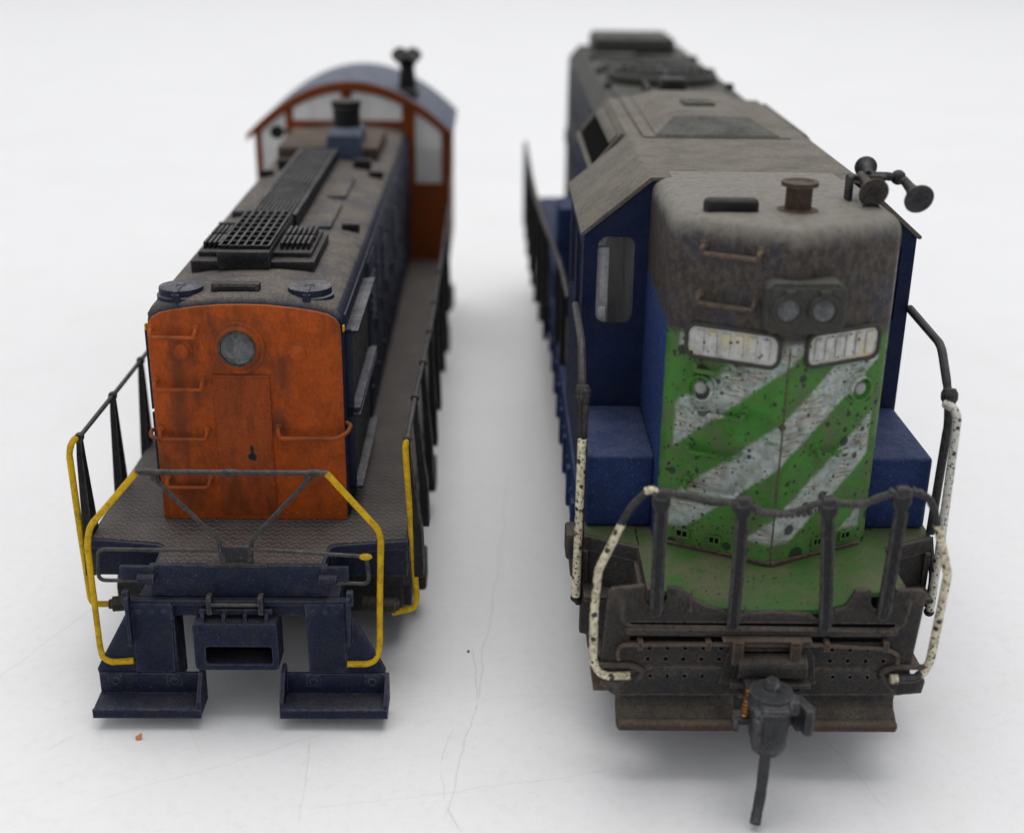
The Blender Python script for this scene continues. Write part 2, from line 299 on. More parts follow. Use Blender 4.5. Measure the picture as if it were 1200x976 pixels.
# ------------------------------------------------------------------ mesh helpers (millimetres)
class MB:
    def __init__(s): s.bm = bmesh.new()
    def add(s, bm2, mtx=None, mi=0):
        if mtx is not None: bmesh.ops.transform(bm2, matrix=mtx, verts=bm2.verts)
        me = bpy.data.meshes.new('tmp'); bm2.to_mesh(me); bm2.free()
        n0 = len(s.bm.faces); s.bm.from_mesh(me); bpy.data.meshes.remove(me)
        s.bm.faces.ensure_lookup_table()
        if mi:
            for f in s.bm.faces[n0:]: f.material_index = mi
        return s
    def box(s, x0, x1, y0, y1, z0, z1, bev=0, mtx=None, mi=0, seg=2):
        b = bmesh.new(); bmesh.ops.create_cube(b, size=1)
        for v in b.verts:
            v.co = Vector(((x0 + x1) / 2 + v.co.x * (x1 - x0), (y0 + y1) / 2 + v.co.y * (y1 - y0), (z0 + z1) / 2 + v.co.z * (z1 - z0)))
        if bev:
            bev = min(bev, .45 * min(abs(x1 - x0), abs(y1 - y0), abs(z1 - z0)))
            bmesh.ops.bevel(b, geom=list(b.edges), offset=bev, segments=seg, profile=.5, affect='EDGES')
        return s.add(b, mtx, mi)
    def plate(s, outer, a, b, axis='y', holes=(), bev=0, mtx=None, mi=0):
        """polygon (with holes) in the plane across `axis`, extruded from a to b"""
        def P(u, v, t):
            return {'y': (u, t, v), 'x': (t, u, v), 'z': (u, v, t)}[axis]
        m = bmesh.new(); loops = [outer, *holes]
        rings = []
        for t in (a, b):
            es = []
            for L in loops:
                vs = [m.verts.new(P(u, v, t)) for u, v in L]
                rings.append(vs); es += [m.edges.new((vs[i], vs[(i + 1) % len(vs)])) for i in range(len(vs))]
            if holes: bmesh.ops.triangle_fill(m, use_beauty=True, use_dissolve=False, edges=es)
            else: m.faces.new(rings[-1])
        n = len(loops)
        for i in range(n):
            A, B = rings[i], rings[i + n]
            for j in range(len(A)):
                q = (j + 1) % len(A); m.faces.new((A[j], A[q], B[q], B[j]))
        bmesh.ops.recalc_face_normals(m, faces=m.faces)
        if bev:
            es = [e for e in m.edges if len(e.link_faces) == 2 and e.calc_face_angle(0) > R(25)]
            bmesh.ops.bevel(m, geom=es, offset=bev, segments=2, profile=.5, affect='EDGES')
        return s.add(m, mtx, mi)
    def cyl(s, p0, p1, r0, r1=None, n=20, cap=True, mtx=None, mi=0):
        r1 = r0 if r1 is None else r1
        return s.lathe(p0, p1, [(0, r0), (1, r1)], n, cap, mtx, mi)
    def lathe(s, p0, p1, prof, n=24, cap=True, mtx=None, mi=0):
        p0, p1 = Vector(p0), Vector(p1); d = p1 - p0
        q = d.to_track_quat('Z', 'Y').to_matrix(); m = bmesh.new(); rings = []
        for t, r in prof:
            rings.append([m.verts.new(p0 + d * t + q @ Vector((r * math.cos(2 * math.pi * i / n), r * math.sin(2 * math.pi * i / n), 0))) for i in range(n)])
        for A, B in zip(rings, rings[1:]):
            for i in range(n): m.faces.new((A[i], A[(i + 1) % n], B[(i + 1) % n], B[i]))
        if cap: m.faces.new(rings[0][::-1]); m.faces.new(rings[-1])
        bmesh.ops.recalc_face_normals(m, faces=m.faces)
        return s.add(m, mtx, mi)
    def ball(s, c, r, sz=(1, 1, 1), mi=0, mtx=None):
        m = bmesh.new(); bmesh.ops.create_uvsphere(m, u_segments=14, v_segments=9, radius=r)
        for v in m.verts: v.co = Vector((v.co.x * sz[0] + c[0], v.co.y * sz[1] + c[1], v.co.z * sz[2] + c[2]))
        return s.add(m, mtx, mi)
    def tube(s, pts, r, n=10, fillet=.8, flat=None, mi=0, mtx=None):
        """round bar through the points, corners rounded"""
        P = [Vector(p) for p in pts]; Q = [P[0]]
        for i in range(1, len(P) - 1):
            a, b, c = P[i - 1], P[i], P[i + 1]
            d = min(fillet, (a - b).length * .45, (c - b).length * .45)
            u, v = b + (a - b).normalized() * d, b + (c - b).normalized() * d
            for t in (0, .25, .5, .75, 1): Q.append(u * (1 - t) ** 2 + b * 2 * t * (1 - t) + v * t * t)
        Q.append(P[-1]); m = bmesh.new(); rings = []; up = None
        for i, p in enumerate(Q):
            d = (Q[min(i + 1, len(Q) - 1)] - Q[max(i - 1, 0)]).normalized()
            if up is None:
                up = Vector((0, 1, 0)) if abs(d.y) < .9 else Vector((0, 0, 1))
            up = (up - d * up.dot(d)).normalized(); sd = d.cross(up)
            fx, fy = flat or (1, 1)
            rr = r * (1 + .05 * random.uniform(-1, 1))
            rings.append([m.verts.new(p + sd * (rr * fx * math.cos(2 * math.pi * k / n)) + up * (rr * fy * math.sin(2 * math.pi * k / n))) for k in range(n)])
        for A, B in zip(rings, rings[1:]):
            for i in range(n): m.faces.new((A[i], A[(i + 1) % n], B[(i + 1) % n], B[i]))
        m.faces.new(rings[0][::-1]); m.faces.new(rings[-1])
        bmesh.ops.recalc_face_normals(m, faces=m.faces)
        return s.add(m, mtx, mi)
    def loft(s, rings, close=True, mi=0, cap=(True, True), mtx=None):
        m = bmesh.new(); V = [[m.verts.new(p) for p in r] for r in rings]
        for A, B in zip(V, V[1:]):
            k = len(A)
            for i in range(k if close else k - 1): m.faces.new((A[i], A[(i + 1) % k], B[(i + 1) % k], B[i]))
        if cap[0]: m.faces.new(V[0][::-1])
        if cap[1]: m.faces.new(V[-1])
        bmesh.ops.recalc_face_normals(m, faces=m.faces)
        return s.add(m, mtx, mi)
    def build(s, name, mats, parent=None, **props):
        for v in s.bm.verts: v.co *= S
        me = bpy.data.meshes.new(name); s.bm.to_mesh(me); s.bm.free()
        for x in (mats if isinstance(mats, (list, tuple)) else [mats]): me.materials.append(M[x])
        me.polygons.foreach_set('use_smooth', [True] * len(me.polygons)); me.set_sharp_from_angle(angle=R(32))
        o = bpy.data.objects.new(name, me); COL.objects.link(o)
        if parent: o.parent = parent
        for k, v in props.items(): o[k] = v
        return o

def rrect(x0, x1, z0, z1, r, n=4):
    out = []
    for cx, cz, a0 in ((x1 - r, z1 - r, 0), (x0 + r, z1 - r, 90), (x0 + r, z0 + r, 180), (x1 - r, z0 + r, 270)):
        for i in range(n + 1):
            a = R(a0 + 90 * i / n); out.append((cx + r * math.cos(a), cz + r * math.sin(a)))
    return out
def thing(name, loc, yaw, label, cat):
    o = bpy.data.objects.new(name, None); COL.objects.link(o); o.empty_display_size = .01
    o.location = [c * S for c in loc]; o.rotation_euler = (0, 0, R(yaw)); o['label'] = label; o['category'] = cat
    return o
def grab(x0, x1, z, y, mat, parent, r=.24, out=.9, drop=.7, mtx=None):
    """wire grab iron: a bar hanging in front of two drilled feet"""
    b = MB()
    b.tube([(x0, y + .3, z + drop), (x0, y - out, z + drop * .7), (x0 + .1, y - out, z), (x1 - .1, y - out, z), (x1, y - out, z + drop * .7), (x1, y + .3, z + drop)], r, 8, .5, mtx=mtx)
    for x in (x0, x1): b.ball((x, y - .05, z + drop), r * 1.9, (1, .6, 1), mtx=mtx)
    return b.build('grab_iron', mat, parent)

# ------------------------------------------------------------------ the setting
t = MB(); t.box(-1500, 1500, -600, 2600, -8, 0)
o = t.build('table_surface', 'table'); o['kind'] = 'structure'
t = MB(); prof = []
for i in range(13):
    a = R(90 * i / 12); prof.append((2200 + 390 * math.sin(a), .4 + 390 * (1 - math.cos(a))))
prof.append((2590, 1600)); prof = prof + [(y + 8, z - (3 if i < 2 else 0)) for i, (y, z) in enumerate(prof)][::-1]
t.plate(prof, -1490, 1490, 'x')
o = t.build('backdrop', 'backdrop'); o['kind'] = 'structure'

# ================================================================== LEFT ENGINE
LL = thing('switcher_locomotive', (-28.2, 124.67, 0), 1.07,
           'navy blue model switcher locomotive with orange end, orange cab and yellow handrails on white table', 'model locomotive')
# deck
d = MB()
deck = [(-17.2, 150), (-17.2, 0), (-16.6, 0), (-9.6, -1.1), (-9.0, -1.6), (-8.8, -5.6), (8.8, -5.6), (9.0, -1.6), (9.6, -1.1), (16.6, 0), (17.2, 0), (17.2, 150)]
d.plate(deck, 15.9, 17.0, 'z', bev=.12)
d.plate([(-9.2, -1.6), (9.2, -1.6), (9.2, 4), (-9.2, 4)], 13.0, 15.9, 'z')
d.plate([(-17.0, 0.3), (17.0, 0.3), (17.0, 2.0), (-17.0, 2.0)], 12.6, 15.95, 'z')
d.box(-17.1, -16.3, 2, 150, 13.4, 15.95); d.box(16.3, 17.1, 2, 150, 13.4, 15.95)
d.box(-11, 11, 2, 148, 10.5, 15.8)
d.build('underframe', 'navy', LL)
t = MB(); t.plate([(-16.9, 149.7), (-16.9, .4), (-9.4, -.8), (-8.7, -1.4), (-8.5, -5.3), (8.5, -5.3), (8.7, -1.4), (9.4, -.8), (16.9, .4), (16.9, 149.7)], 17.0, 17.12, 'z')
t.build('walkway_tread', 'tread', LL)

# hood
def hood_ring(y, ins, top):
    half = [(10.35, 17.05), (10.35, 39.9), (10.2, 40.7), (9.75, 41.35), (9.0, 41.8), (7.6, 42.15), (5.2, 42.5), (2.6, 42.75), (0, 42.8)]
    f = lambda x, z: (x - ins if x > ins else x, z - (top if z > 17.2 else 0))
    r = [f(x, z) for x, z in half]; ring = r[:] + [(-x, z) for x, z in r[:-1][::-1]]
    return [(x, y, z) for x, z in ring]
h = MB(); h.loft([hood_ring(5.35, .75, .95), hood_ring(5.5, .35, .5), hood_ring(5.9, .1, .15), hood_ring(6.5, 0, 0), hood_ring(117.4, 0, 0)])
hood = h.build('hood', 'navy_roof', LL)
# the side walls are plain navy, the roof above is dusty: split by face direction
hood.data.materials.append(M['navy'])
for p in hood.data.polygons:
    if abs(p.normal.z) < .6 and abs(p.normal.x) > .6: p.material_index = 1
fr = MB(); ring = [(x, z) for x, y, z in hood_ring(0, .18, .85)]
ring = [(x, z if z > 17.2 else 17.14) for x, z in ring]
fr.plate(ring, 4.9, 5.36, 'y', bev=.14)
for i in range(17):
    x = -9.4 + i * 1.17; fr.ball((x, 4.9, 17.9), .13, (1, .5, 1))
for sx in (-1, 1):
    for i in range(20): fr.ball((sx * 9.75, 4.9, 18.8 + i * 1.08), .10, (1, .5, 1))
for i in range(13): fr.ball((-3.95, 4.9, 18.6 + i * 1.2), .09, (1, .5, 1))
front = fr.build('hood_front', 'orange', LL)
dr = MB(); dr.plate(rrect(-3.6, 2.4, 17.75, 34.0, .25), 4.72, 4.93, 'y', bev=.06)
dr.box(-3.65, 2.45, 4.62, 4.92, 33.95, 34.2, .05)
door = dr.build('door', 'orange_door', front)
b = MB(); b.box(1.95, 2.25, 4.5, 4.75, 25.5, 26.6, .08); b.box(1.9, 2.5, 4.55, 4.75, 30.9, 31.4, .06); b.box(1.9, 2.5, 4.55, 4.75, 21.2, 21.7, .06); b.build('latch', 'orange_door', door)
b = MB(); b.plate([(-.35, 24.5), (.4, 24.3), (.55, 24.9), (.3, 25.3), (.25, 25.9), (.0, 26.3), (-.15, 25.7), (-.05, 25.2), (-.4, 25.0)], 4.68, 4.73, 'y'); b.build('bare_patch', 'black', door)
# headlight
b = MB(); C0 = (-.75, 0, 37.2)
def yl(c, prof, n=32, cap=True): # lathe about the y axis: prof of (y, r)
    y0 = prof[0][0]; y1 = prof[-1][0]
    return dict(p0=(c[0], y0, c[2]), p1=(c[0], y1, c[2]), prof=[((y - y0) / (y1 - y0), r) for y, r in prof], n=n, cap=cap)
b.lathe(**yl(C0, [(4.95, 2.95), (4.72, 2.85), (4.66, 2.45), (4.5, 2.4), (4.35, 2.15), (4.45, 1.85), (4.6, 1.8)]))
hl = b.build('headlight', 'orange', front)
b = MB(); b.lathe(**yl(C0, [(4.62, 1.82), (4.42, 1.78), (4.28, 1.3), (4.2, .7), (4.18, .15)])); b.build('lens', 'lens', hl)
b = MB(); b.lathe(**yl(C0, [(4.5, 1.98), (4.3, 1.95), (4.28, 1.8), (4.42, 1.74)], cap=False)); b.build('lens_ring', 'steel', hl)
for x in (-6.65, 5.65):
    b = MB(); b.lathe(**yl((x, 0, 36.85), [(4.95, 1.15), (4.78, 1.1), (4.7, .85), (4.35, .8), (4.25, .6)])); b.build('marker_light', 'orange', front)
for x0, x1, z in ((-9.7, -5.0, 38.5), (-9.7, -4.7, 32.7), (-9.6, -4.6, 27.0), (-9.3, -4.7, 21.3)):
    grab(x0, x1, z, 4.9, 'orange', front, .21, .75, .9)
b = MB(); b.tube([(3.1, 5.1, 28.3), (3.1, 4.0, 28.2), (3.3, 3.9, 27.3), (9.4, 3.9, 27.3), (10.6, 4.3, 27.9), (10.85, 5.4, 28.3), (10.3, 5.9, 28.4)], .23, 8, .6)
b.ball((3.1, 4.85, 28.3), .4, (1, .6, 1)); b.build('grab_iron', 'orange', front)
b = MB(); b.tube([(-9.6, 4.2, 27.0), (-10.7, 4.6, 27.1), (-10.9, 5.8, 27.4), (-10.3, 6.3, 27.4)], .23, 8, .5); b.build('grab_iron', 'orange_door', front)
for sx in (-1, 1):
    b = MB(); b.box(sx * 10.38 - .12, sx * 10.38 + .12, 5.3, 5.9, 38.9, 39.6, .1); b.build('marker_bracket', 'yellow', LL)

# things on the hood roof
def hatch(cx, cy, parent):
    b = MB(); b.lathe((cx, cy, 41.2), (cx, cy, 43.0), [(0, 2.55), (.55, 2.55), (.62, 2.35), (1, 2.3)], 28)
    b.box(cx - .22, cx + .22, cy - 2.8, cy + .8, 42.1, 43.12, .1); b.box(cx - .4, cx + .4, cy - 2.9, cy - 2.4, 42.0, 42.8, .1)
    b.lathe((cx, cy, 43.0), (cx, cy, 43.25), [(0, .6), (1, .4)], 14)
    return b.build('sand_hatch', 'shutter', parent)
hatch(-7.0, 8.2, LL); hatch(6.6, 8.6, LL)
b = MB(); b.box(-3.6, 1.5, 7.0, 8.2, 42.4, 43.6, .12); b.box(-3.3, 1.2, 6.9, 7.1, 42.6, 43.4, .06); b.build('number_box', 'black', LL)
rad = MB()
rad.box(-7.7, 6.1, 16.2, 30.0, 42.2, 43.6, .12); rad.box(-7.2, 5.6, 18.0, 29.0, 43.6, 44.2, .1)
rr = rad.build('radiator_base', 'black', LL)
b = MB()
for x0, x1 in ((-6.9, -4.75), (1.75, 5.4)):
    n = 4 if x0 < 0 else 6
    for j in range(2):
        for i in range(n):
            x = x0 + (i + .5) * (x1 - x0) / n; y0 = 19.2 + j * 4.5
            b.box(x - .17, x + .17, y0, y0 + 3.9, 44.2, 45.0, .08)
    b.box(x0, x1, 23.2, 23.6, 44.2, 44.75, .05)
b.build('cooling_fins', 'grille', rr)
fan = MB(); fan.box(-4.6, 1.3, 15.4, 34.0, 42.8, 44.9, .3)
fo = fan.build('fan_housing', 'black', LL)
def grid(x0, x1, y0, y1, z, nx, ny, wd, th, name, mat, parent):
    b = MB()
    holes = []
    cw, ch = (x1 - x0 - wd) / nx, (y1 - y0 - wd) / ny
    for i in range(nx):
        for j in range(ny):
            a, c = x0 + wd + i * cw, y0 + wd + j * ch
            holes.append([(a, c), (a + cw - wd, c), (a + cw - wd, c + ch - wd), (a, c + ch - wd)])
    for i in range(nx + 1): b.box(x0 + i * cw, x0 + i * cw + wd, y0, y1, z, z + th)
    for j in range(ny + 1): b.box(x0, x1, y0 + j * ch, y0 + j * ch + wd, z - .02, z + th - .02)
    return b.build(name, mat, parent)
grid(-4.5, 1.2, 16.4, 33.8, 45.06, 6, 8, .26, .3, 'grille', 'grille', fo)
b = MB(); b.box(-4.4, 1.1, 16.6, 33.6, 44.85, 45.0); b.build('fan_opening', 'void', fo)
wk = MB(); wk.box(-4.4, -4.1, 34.3, 80.5, 42.6, 44.8); wk.box(1.3, 1.6, 34.3, 80.5, 42.6, 44.8)
for y in (34.2, 50, 66, 80.2): wk.box(-4.4, 1.6, y, y + .3, 43.0, 44.2)
wo = wk.build('roof_walk', 'grille', LL)
b = MB()
for i in range(11): b.box(-4.1 + i * .52, -3.84 + i * .52, 34.3, 80.5, 44.4, 44.82)
for i in range(25): b.box(-4.1, 1.35, 34.4 + i * 1.88, 34.7 + i * 1.88, 44.3, 44.6)
b.box(-4.1, 1.3, 34.4, 80.4, 43.2, 43.4)
b.build('walk_grating', 'grille', wo)
for x, y in ((-7.6, 37.5), (8.0, 37.5), (-8.3, 72), (8.3, 72)):
    b = MB(); b.box(x - 1.15, x + 1.15, y - .35, y + .35, 41.9, 43.0, .12); b.build('lifting_lug', 'black', LL)
for x0, x1, y0, y1 in ((3.0, 5.6, 36, 50), (3.0, 5.6, 54, 68), (-8.4, -5.6, 44, 60)):
    b = MB(); b.plate(rrect(x0, x1, y0, y1, .3), 42.0, 42.95, 'z', bev=.06); b.build('roof_panel', 'navy_roof', LL)
for x0, x1, y in ((-7.3, -4.3, 76.4), (4.4, 7.2, 76.8)):
    b = MB(); b.box(x0, x1, y - .5, y + .5, 42.2, 43.9, .15); b.build('vent_box', 'black', LL)
b = MB(); b.box(-8.6, 7.6, 84.5, 103, 42.2, 44.4, .3); b.build('rear_hatch', 'brown2', LL)
b = MB(); b.loft([[(x, y, z) for x, y in ((-.5 + q, 82 + q), (5.2 - q, 82 + q), (5.2 - q, 93 - q), (-.5 + q, 93 - q))] for z, q in ((43, 0), (46.5, .3), (47.3, 1.0))])
stk = b.build('exhaust_stack', 'cab_roof', LL)
b = MB(); b.lathe((2.4, 87.5, 47.2), (2.4, 87.5, 51.3), [(0, 2.2), (.74, 2.2), (.75, 2.4), (1, 2.4)], 28); b.lathe((2.4, 87.5, 51.32), (2.4, 87.5, 51.36), [(0, 1.9), (1, 1.9)], 24)
b.build('stack_pipe', 'black', stk)
b = MB(); b.lathe((-10.2, 98, 45.2), (-10.2, 95, 44.9), [(0, .4), (.3, .7), (.7, .9), (1, 1.15)], 20); b.tube([(-10.2, 97, 45.0), (-8.2, 97, 44.6), (-8.2, 97, 42)], .35); b.build('bell', 'black', LL)

# radiator shutters, doors and rails along the hood sides
for sx in (-1, 1):
    def X(a, b_): return (min(sx * a, sx * b_), max(sx * a, sx * b_))
    for y0, y1, z0, z1 in ((7.2, 28.4, 29.3, 38.5), (7.2, 28.4, 19.9, 28.9)):
        b = MB(); xa, xb = X(10.3, 11.05)
        b.box(xa, xb, y0, y0 + .5, z0, z1, .08); b.box(xa, xb, y1 - .5, y1, z0, z1, .08); xa, xb = X(10.3, 11.75 if sx > 0 else 10.95); b.box(xa, xb, y0, y1, z1 - .4, z1, .08); b.box(xa, xb, y0, y1, z0, z0 + .4, .08)
        fo2 = b.build('radiator_shutter', 'shutter', LL)
        b = MB(); n = int((y1 - y0 - 1.4) / .8)
        for i in range(n):
            yy = y0 + .8 + i * (y1 - y0 - 1.6) / (n - 1); xa, xb = X(10.28, 10.8); b.box(xa, xb, yy - .18, yy + .18, z0 + .3, z1 - .3, .05)
        b.build('shutter_slats', 'steel', fo2)
    for i in range(9):
        y0 = 32 + i * 9.4; b = MB(); xa, xb = X(10.3, 10.62)
        b.plate(rrect(y0, y0 + 8.7, 19.0, 39.4, .4), xa, xb, 'x', bev=.1)
        xa, xb = X(10.5, 10.95)
        for z in (22, 36): b.box(xa, xb, y0 + .2, y0 + .8, z, z + .9, .08)
        b.box(xa, xb, y0 + 7.4, y0 + 7.8, 28, 30, .08)
        dd = b.build('engine_door', 'navy', LL)
        if i % 2 == 0:
            b = MB(); xa, xb = X(10.55, 10.9)
            for j in range(6): b.box(xa, xb, y0 + 2, y0 + 6.8, 31 + j * 1.1, 31.45 + j * 1.1, .06)
            b.build('door_louvres', 'navy', dd)
    b = MB(); xa, xb = sorted((sx * 10.2, sx * 10.5)); b.box(xa, xb, 7, 116, 40.0, 40.35, .08)
    b.build('rain_strip', 'navy', LL)

# side handrails with stanchions
for sx, xs in ((-1, [-17.35, -17.2, -17.1, -17.1, -17.2, -17.3, -17.3, -17.3]), (1, [17.2, 17.3, 17.6, 17.9, 18.0, 18.0, 18.0, 18.0])):
    ys = [1.5, 13.8, 26, 38.2, 51.5, 68, 84, 100]
    b = MB(); b.tube([(x, y, 28.3) for x, y in zip(xs, ys)] + [(xs[-1], 117, 28.3)], .26, 10, .3)
    rail = b.build('side_handrail', 'steel', LL)
    for x, y in zip(xs, ys):
        base = sx * (17.3 if sx < 0 else 18.2)
        b = MB(); m = [(x - .1, y - .35), (x + .1, y - .35)]
        def sec(z, cx, wx, wy): return [(cx - wx, y - wy, z), (cx + wx, y - wy, z), (cx + wx, y + wy, z), (cx - wx, y + wy, z)]
        b.loft([sec(28.2, x, .26, .3), sec(26, x + sx * .05, .34, .5), sec(17.6, base, .5, 1.15), sec(12.6, base + sx * .1, .55, 1.4)])
        b.lathe((x, y - .38, 28.3), (x, y + .38, 28.3), [(0, .44), (.5, .52), (1, .44)], 12)
        b.build('stanchion', 'black', LL)
# yellow corner grabs beside the steps
b = MB(); b.tube([(-17.35, 1.6, 28.5), (-18.0, .9, 28.0), (-18.35, .7, 26.8), (-18.2, .7, 18), (-17.95, .7, 9.3), (-17.6, .7, 8.7), (-15.4, .9, 8.6)], .34, 10, .7); b.build('corner_grab_rail', 'yellow', LL)
b = MB(); b.tube([(17.2, 1.6, 28.5), (17.0, .9, 27.9), (17.05, .7, 26.5), (17.5, .7, 18), (18.0, .7, 9.6), (17.7, .7, 8.4), (15.2, .8, 7.7)], .34, 10, .7); b.build('corner_grab_rail', 'yellow', LL)
for sx in (-1, 1):
    b = MB(); b.cyl((sx * 15.6, .9, 8.6), (sx * 12, 1.2, 8.8), .85, n=16); b.cyl((sx * 16.0, .9, 8.6), (sx * 15.2, .9, 8.6), .55, n=16); b.build('step_bracket', 'brown', LL)

# pilot at the front
p = MB(); p.box(-9.2, 9.2, -6.1, -5.5, 13.6, 17.25, .12); p.box(-11.9, 11.2, -6.9, -5.9, 12.9, 13.5, .12)
p.box(-11.8, 11.0, -6.3, -5.6, 11.4, 13.0, .1); p.box(-12.2, -8.6, -6.4, -5.9, 15.4, 17.2, .12); p.box(8.6, 11.4, -6.4, -5.9, 15.6, 17.2, .12)
p.box(-10.6, 10.2, -5.6, 0, 11.6, 13.4); p.cyl((-10.3, -6.6, 15.9), (-8.6, -6.6, 15.9), .55, n=12); p.cyl((8.4, -6.6, 15.9), (10.2, -6.6, 15.9), .55, n=12)
pil = p.build('pilot_beam', 'navy', LL)
for sx in (-1, 1):
    b = MB(); q = lambda pts: [((-x if sx > 0 else x) * (.97 if sx > 0 else 1), z) for x, z in pts]
    b.plate(q([(-11.3, 13.0), (-6.9, 13.0), (-7.3, 4.4), (-7.3, 3.0), (-15.0, 3.0), (-15.5, 5.2), (-14.9, 6.4)]), -6.9, -6.35, 'y', bev=.1)
    b.plate(q([(-11.2, 13.25), (-7.0, 13.25), (-7.2, 4.98), (-11.3, 4.98)]), -7.1, -6.85, 'y', bev=.08)
    for x in (-10.5, -9.2, -7.9): b.ball((sx * -x * (.97 if sx > 0 else 1) if sx > 0 else x, -7.15, 12.3), .22, (1, .6, 1))
    xx = sorted((sx * 11.6, sx * 11.2)); b.box(xx[0], xx[1], -8.0, -6.8, 8.6, 14.3, .12)
    xx = sorted((sx * 7.4, sx * 6.9)); b.box(xx[0], xx[1], -6.8, -3.2, 3.0, 11.5, .1)
    xx = sorted((sx * 11.9, sx * 11.2)); b.box(xx[0], xx[1], -7.6, -6.8, 13.2, 14.9, .15)
    sb = b.build('step_hanger', 'navy', pil)
    b = MB(); xo, xi = sx * 15.4, sx * 4.1
    x0, x1 = min(xo, xi), max(xo, xi)
    b.plate([(x0, -6.9), (x0 + .1, -10.1), (x1 - .1, -10.1), (x1, -6.9)], 2.0, 2.45, 'z', bev=.08)
    b.box(x0, x1, -10.25, -9.95, 1.35, 2.4, .06); b.box(x0 + .1, x1 - .1, -7.15, -6.7, 2.0, 4.9, .1)
    e0, e1 = sorted((xi, xi + sx * .45)); b.plate([(-6.6, 1.5), (-10.1, 1.5), (-10.1, 3.2), (-8.2, 5.6), (-6.6, 5.9)], e0, e1, 'x', bev=.06)
    if sx > 0: e0, e1 = sorted((xo, xo - .45)); b.plate([(-6.6, 1.5), (-10.1, 1.5), (-10.1, 2.9), (-6.8, 4.9)], e0, e1, 'x', bev=.06)
    for x in (13.6, 7.4): b.ball((sx * x, -7.2, 4.1), .42, (1, .6, 1)); b.box(sx * x - .75, sx * x + .75, -7.32, -7.05, 3.4, 4.8, .1)
    b.build('foot_board', 'navy', pil)
b = MB()
b.plate(rrect(-4.8, 4.0, 5.9, 11.5, .5), -8.1, -7.7, 'y', [rrect(-3.6, 3.3, 6.6, 8.7, .25)], .08)
b.box(-4.7, 3.9, -7.75, -4.5, 11.0, 11.5, .1); b.box(-4.7, -4.2, -7.75, -4.5, 6, 11.4); b.box(3.4, 3.9, -7.75, -4.5, 6, 11.4); b.box(-4.5, 3.7, -7.75, -4.5, 5.95, 6.4)
for x in (-3.7, -1.5, .7, 2.9): b.box(x - .18, x + .18, -8.0, -6.9, 11.3, 12.5, .08)
b.box(-4.2, 3.4, -7.1, -6.8, 12.0, 12.6, .06)
pk = b.build('coupler_pocket', 'navy', pil)
b = MB(); b.box(-4.1, 3.3, -5.0, -4.6, 6.4, 11); b.build('pocket_opening', 'void', pk)
b = MB(); b.tube([(-2.9, -6.9, 13.0), (-2.9, -7.9, 13.6), (2.4, -7.9, 13.6), (2.4, -6.9, 13.0)], .2, 8, .3); b.box(-3.15, -2.65, -8.1, -7.0, 12.5, 14.6, .1); b.box(2.15, 2.65, -8.1, -7.0, 12.5, 14.6, .1); b.build('uncoupling_lever', 'steel', pil)

# end handrail
b = MB(); b.tube([(-9.6, -6, 27.7), (9.6, -6, 27.7)], .27, 10)
for x in (-8.2, -.2, 8.2): b.lathe((x - .7, -6, 27.7), (x + .7, -6, 27.7), [(0, .3), (.2, .38), (.8, .38), (1, .3)], 12)
er = b.build('end_handrail', 'steel', LL)
b = MB(); b.tube([(-9.5, -6, 27.7), (-14.8, -6, 21.6), (-15.3, -6, 19.6), (-15.2, -6.2, 13.5), (-15.1, -6.4, 7.6), (-14.8, -6.8, 6.6), (-13.9, -7.1, 6.2), (-11.5, -7.1, 6.4)], .34, 10, .8); b.build('yellow_rail_end', 'yellow', er)
b = MB(); b.tube([(9.5, -6, 27.7), (14.5, -6, 21.5), (14.8, -6, 20.4), (14.55, -6.2, 13.5), (14.4, -6.4, 7.6), (14.0, -6.8, 6.4), (13.2, -7.1, 6.1), (11.0, -7.1, 6.1)], .34, 10, .8); b.build('yellow_rail_end', 'yellow', er)
b = MB(); b.tube([(-8.0, -6, 27.4), (-7.4, -6, 26.5), (-1.8, -6, 20.1), (-1.6, -6, 17.6)], .25, 8, .5); b.tube([(7.9, -6, 27.5), (7.3, -6, 26.5), (1.5, -6, 20.1), (1.3, -6, 17.6)], .25, 8, .5)
b.ball((-7.8, -6, 27.1), .42); b.ball((7.7, -6, 27.1), .42); b.box(-3.4, 3.0, -6.3, -5.8, 17.1, 17.5, .1); b.box(-1.9, 1.6, -6.05, -5.75, 17.3, 19.4, .1)
b.build('rail_brace', 'steel', er)
b = MB(); b.tube([(-1.6, -6.2, 19.0), (-14.2, -6.2, 19.1), (-14.5, -6.2, 15.5), (-10.0, -6.3, 15.5)], .22, 8, .8); b.tube([(1.4, -6.2, 19.2), (13.4, -6.2, 18.4)], .22, 8); b.tube([(13.3, -6.2, 18.3), (13.5, -6.2, 15.2), (9.6, -6.3, 15.4)], .22, 8, .8)
b.build('drop_step_rail', 'steel', er)
b = MB(); b.ball((13.2, -6.25, 18.4), .42, (1.7, 1, .8)); b.build('lever_tip', 'yellow', er)

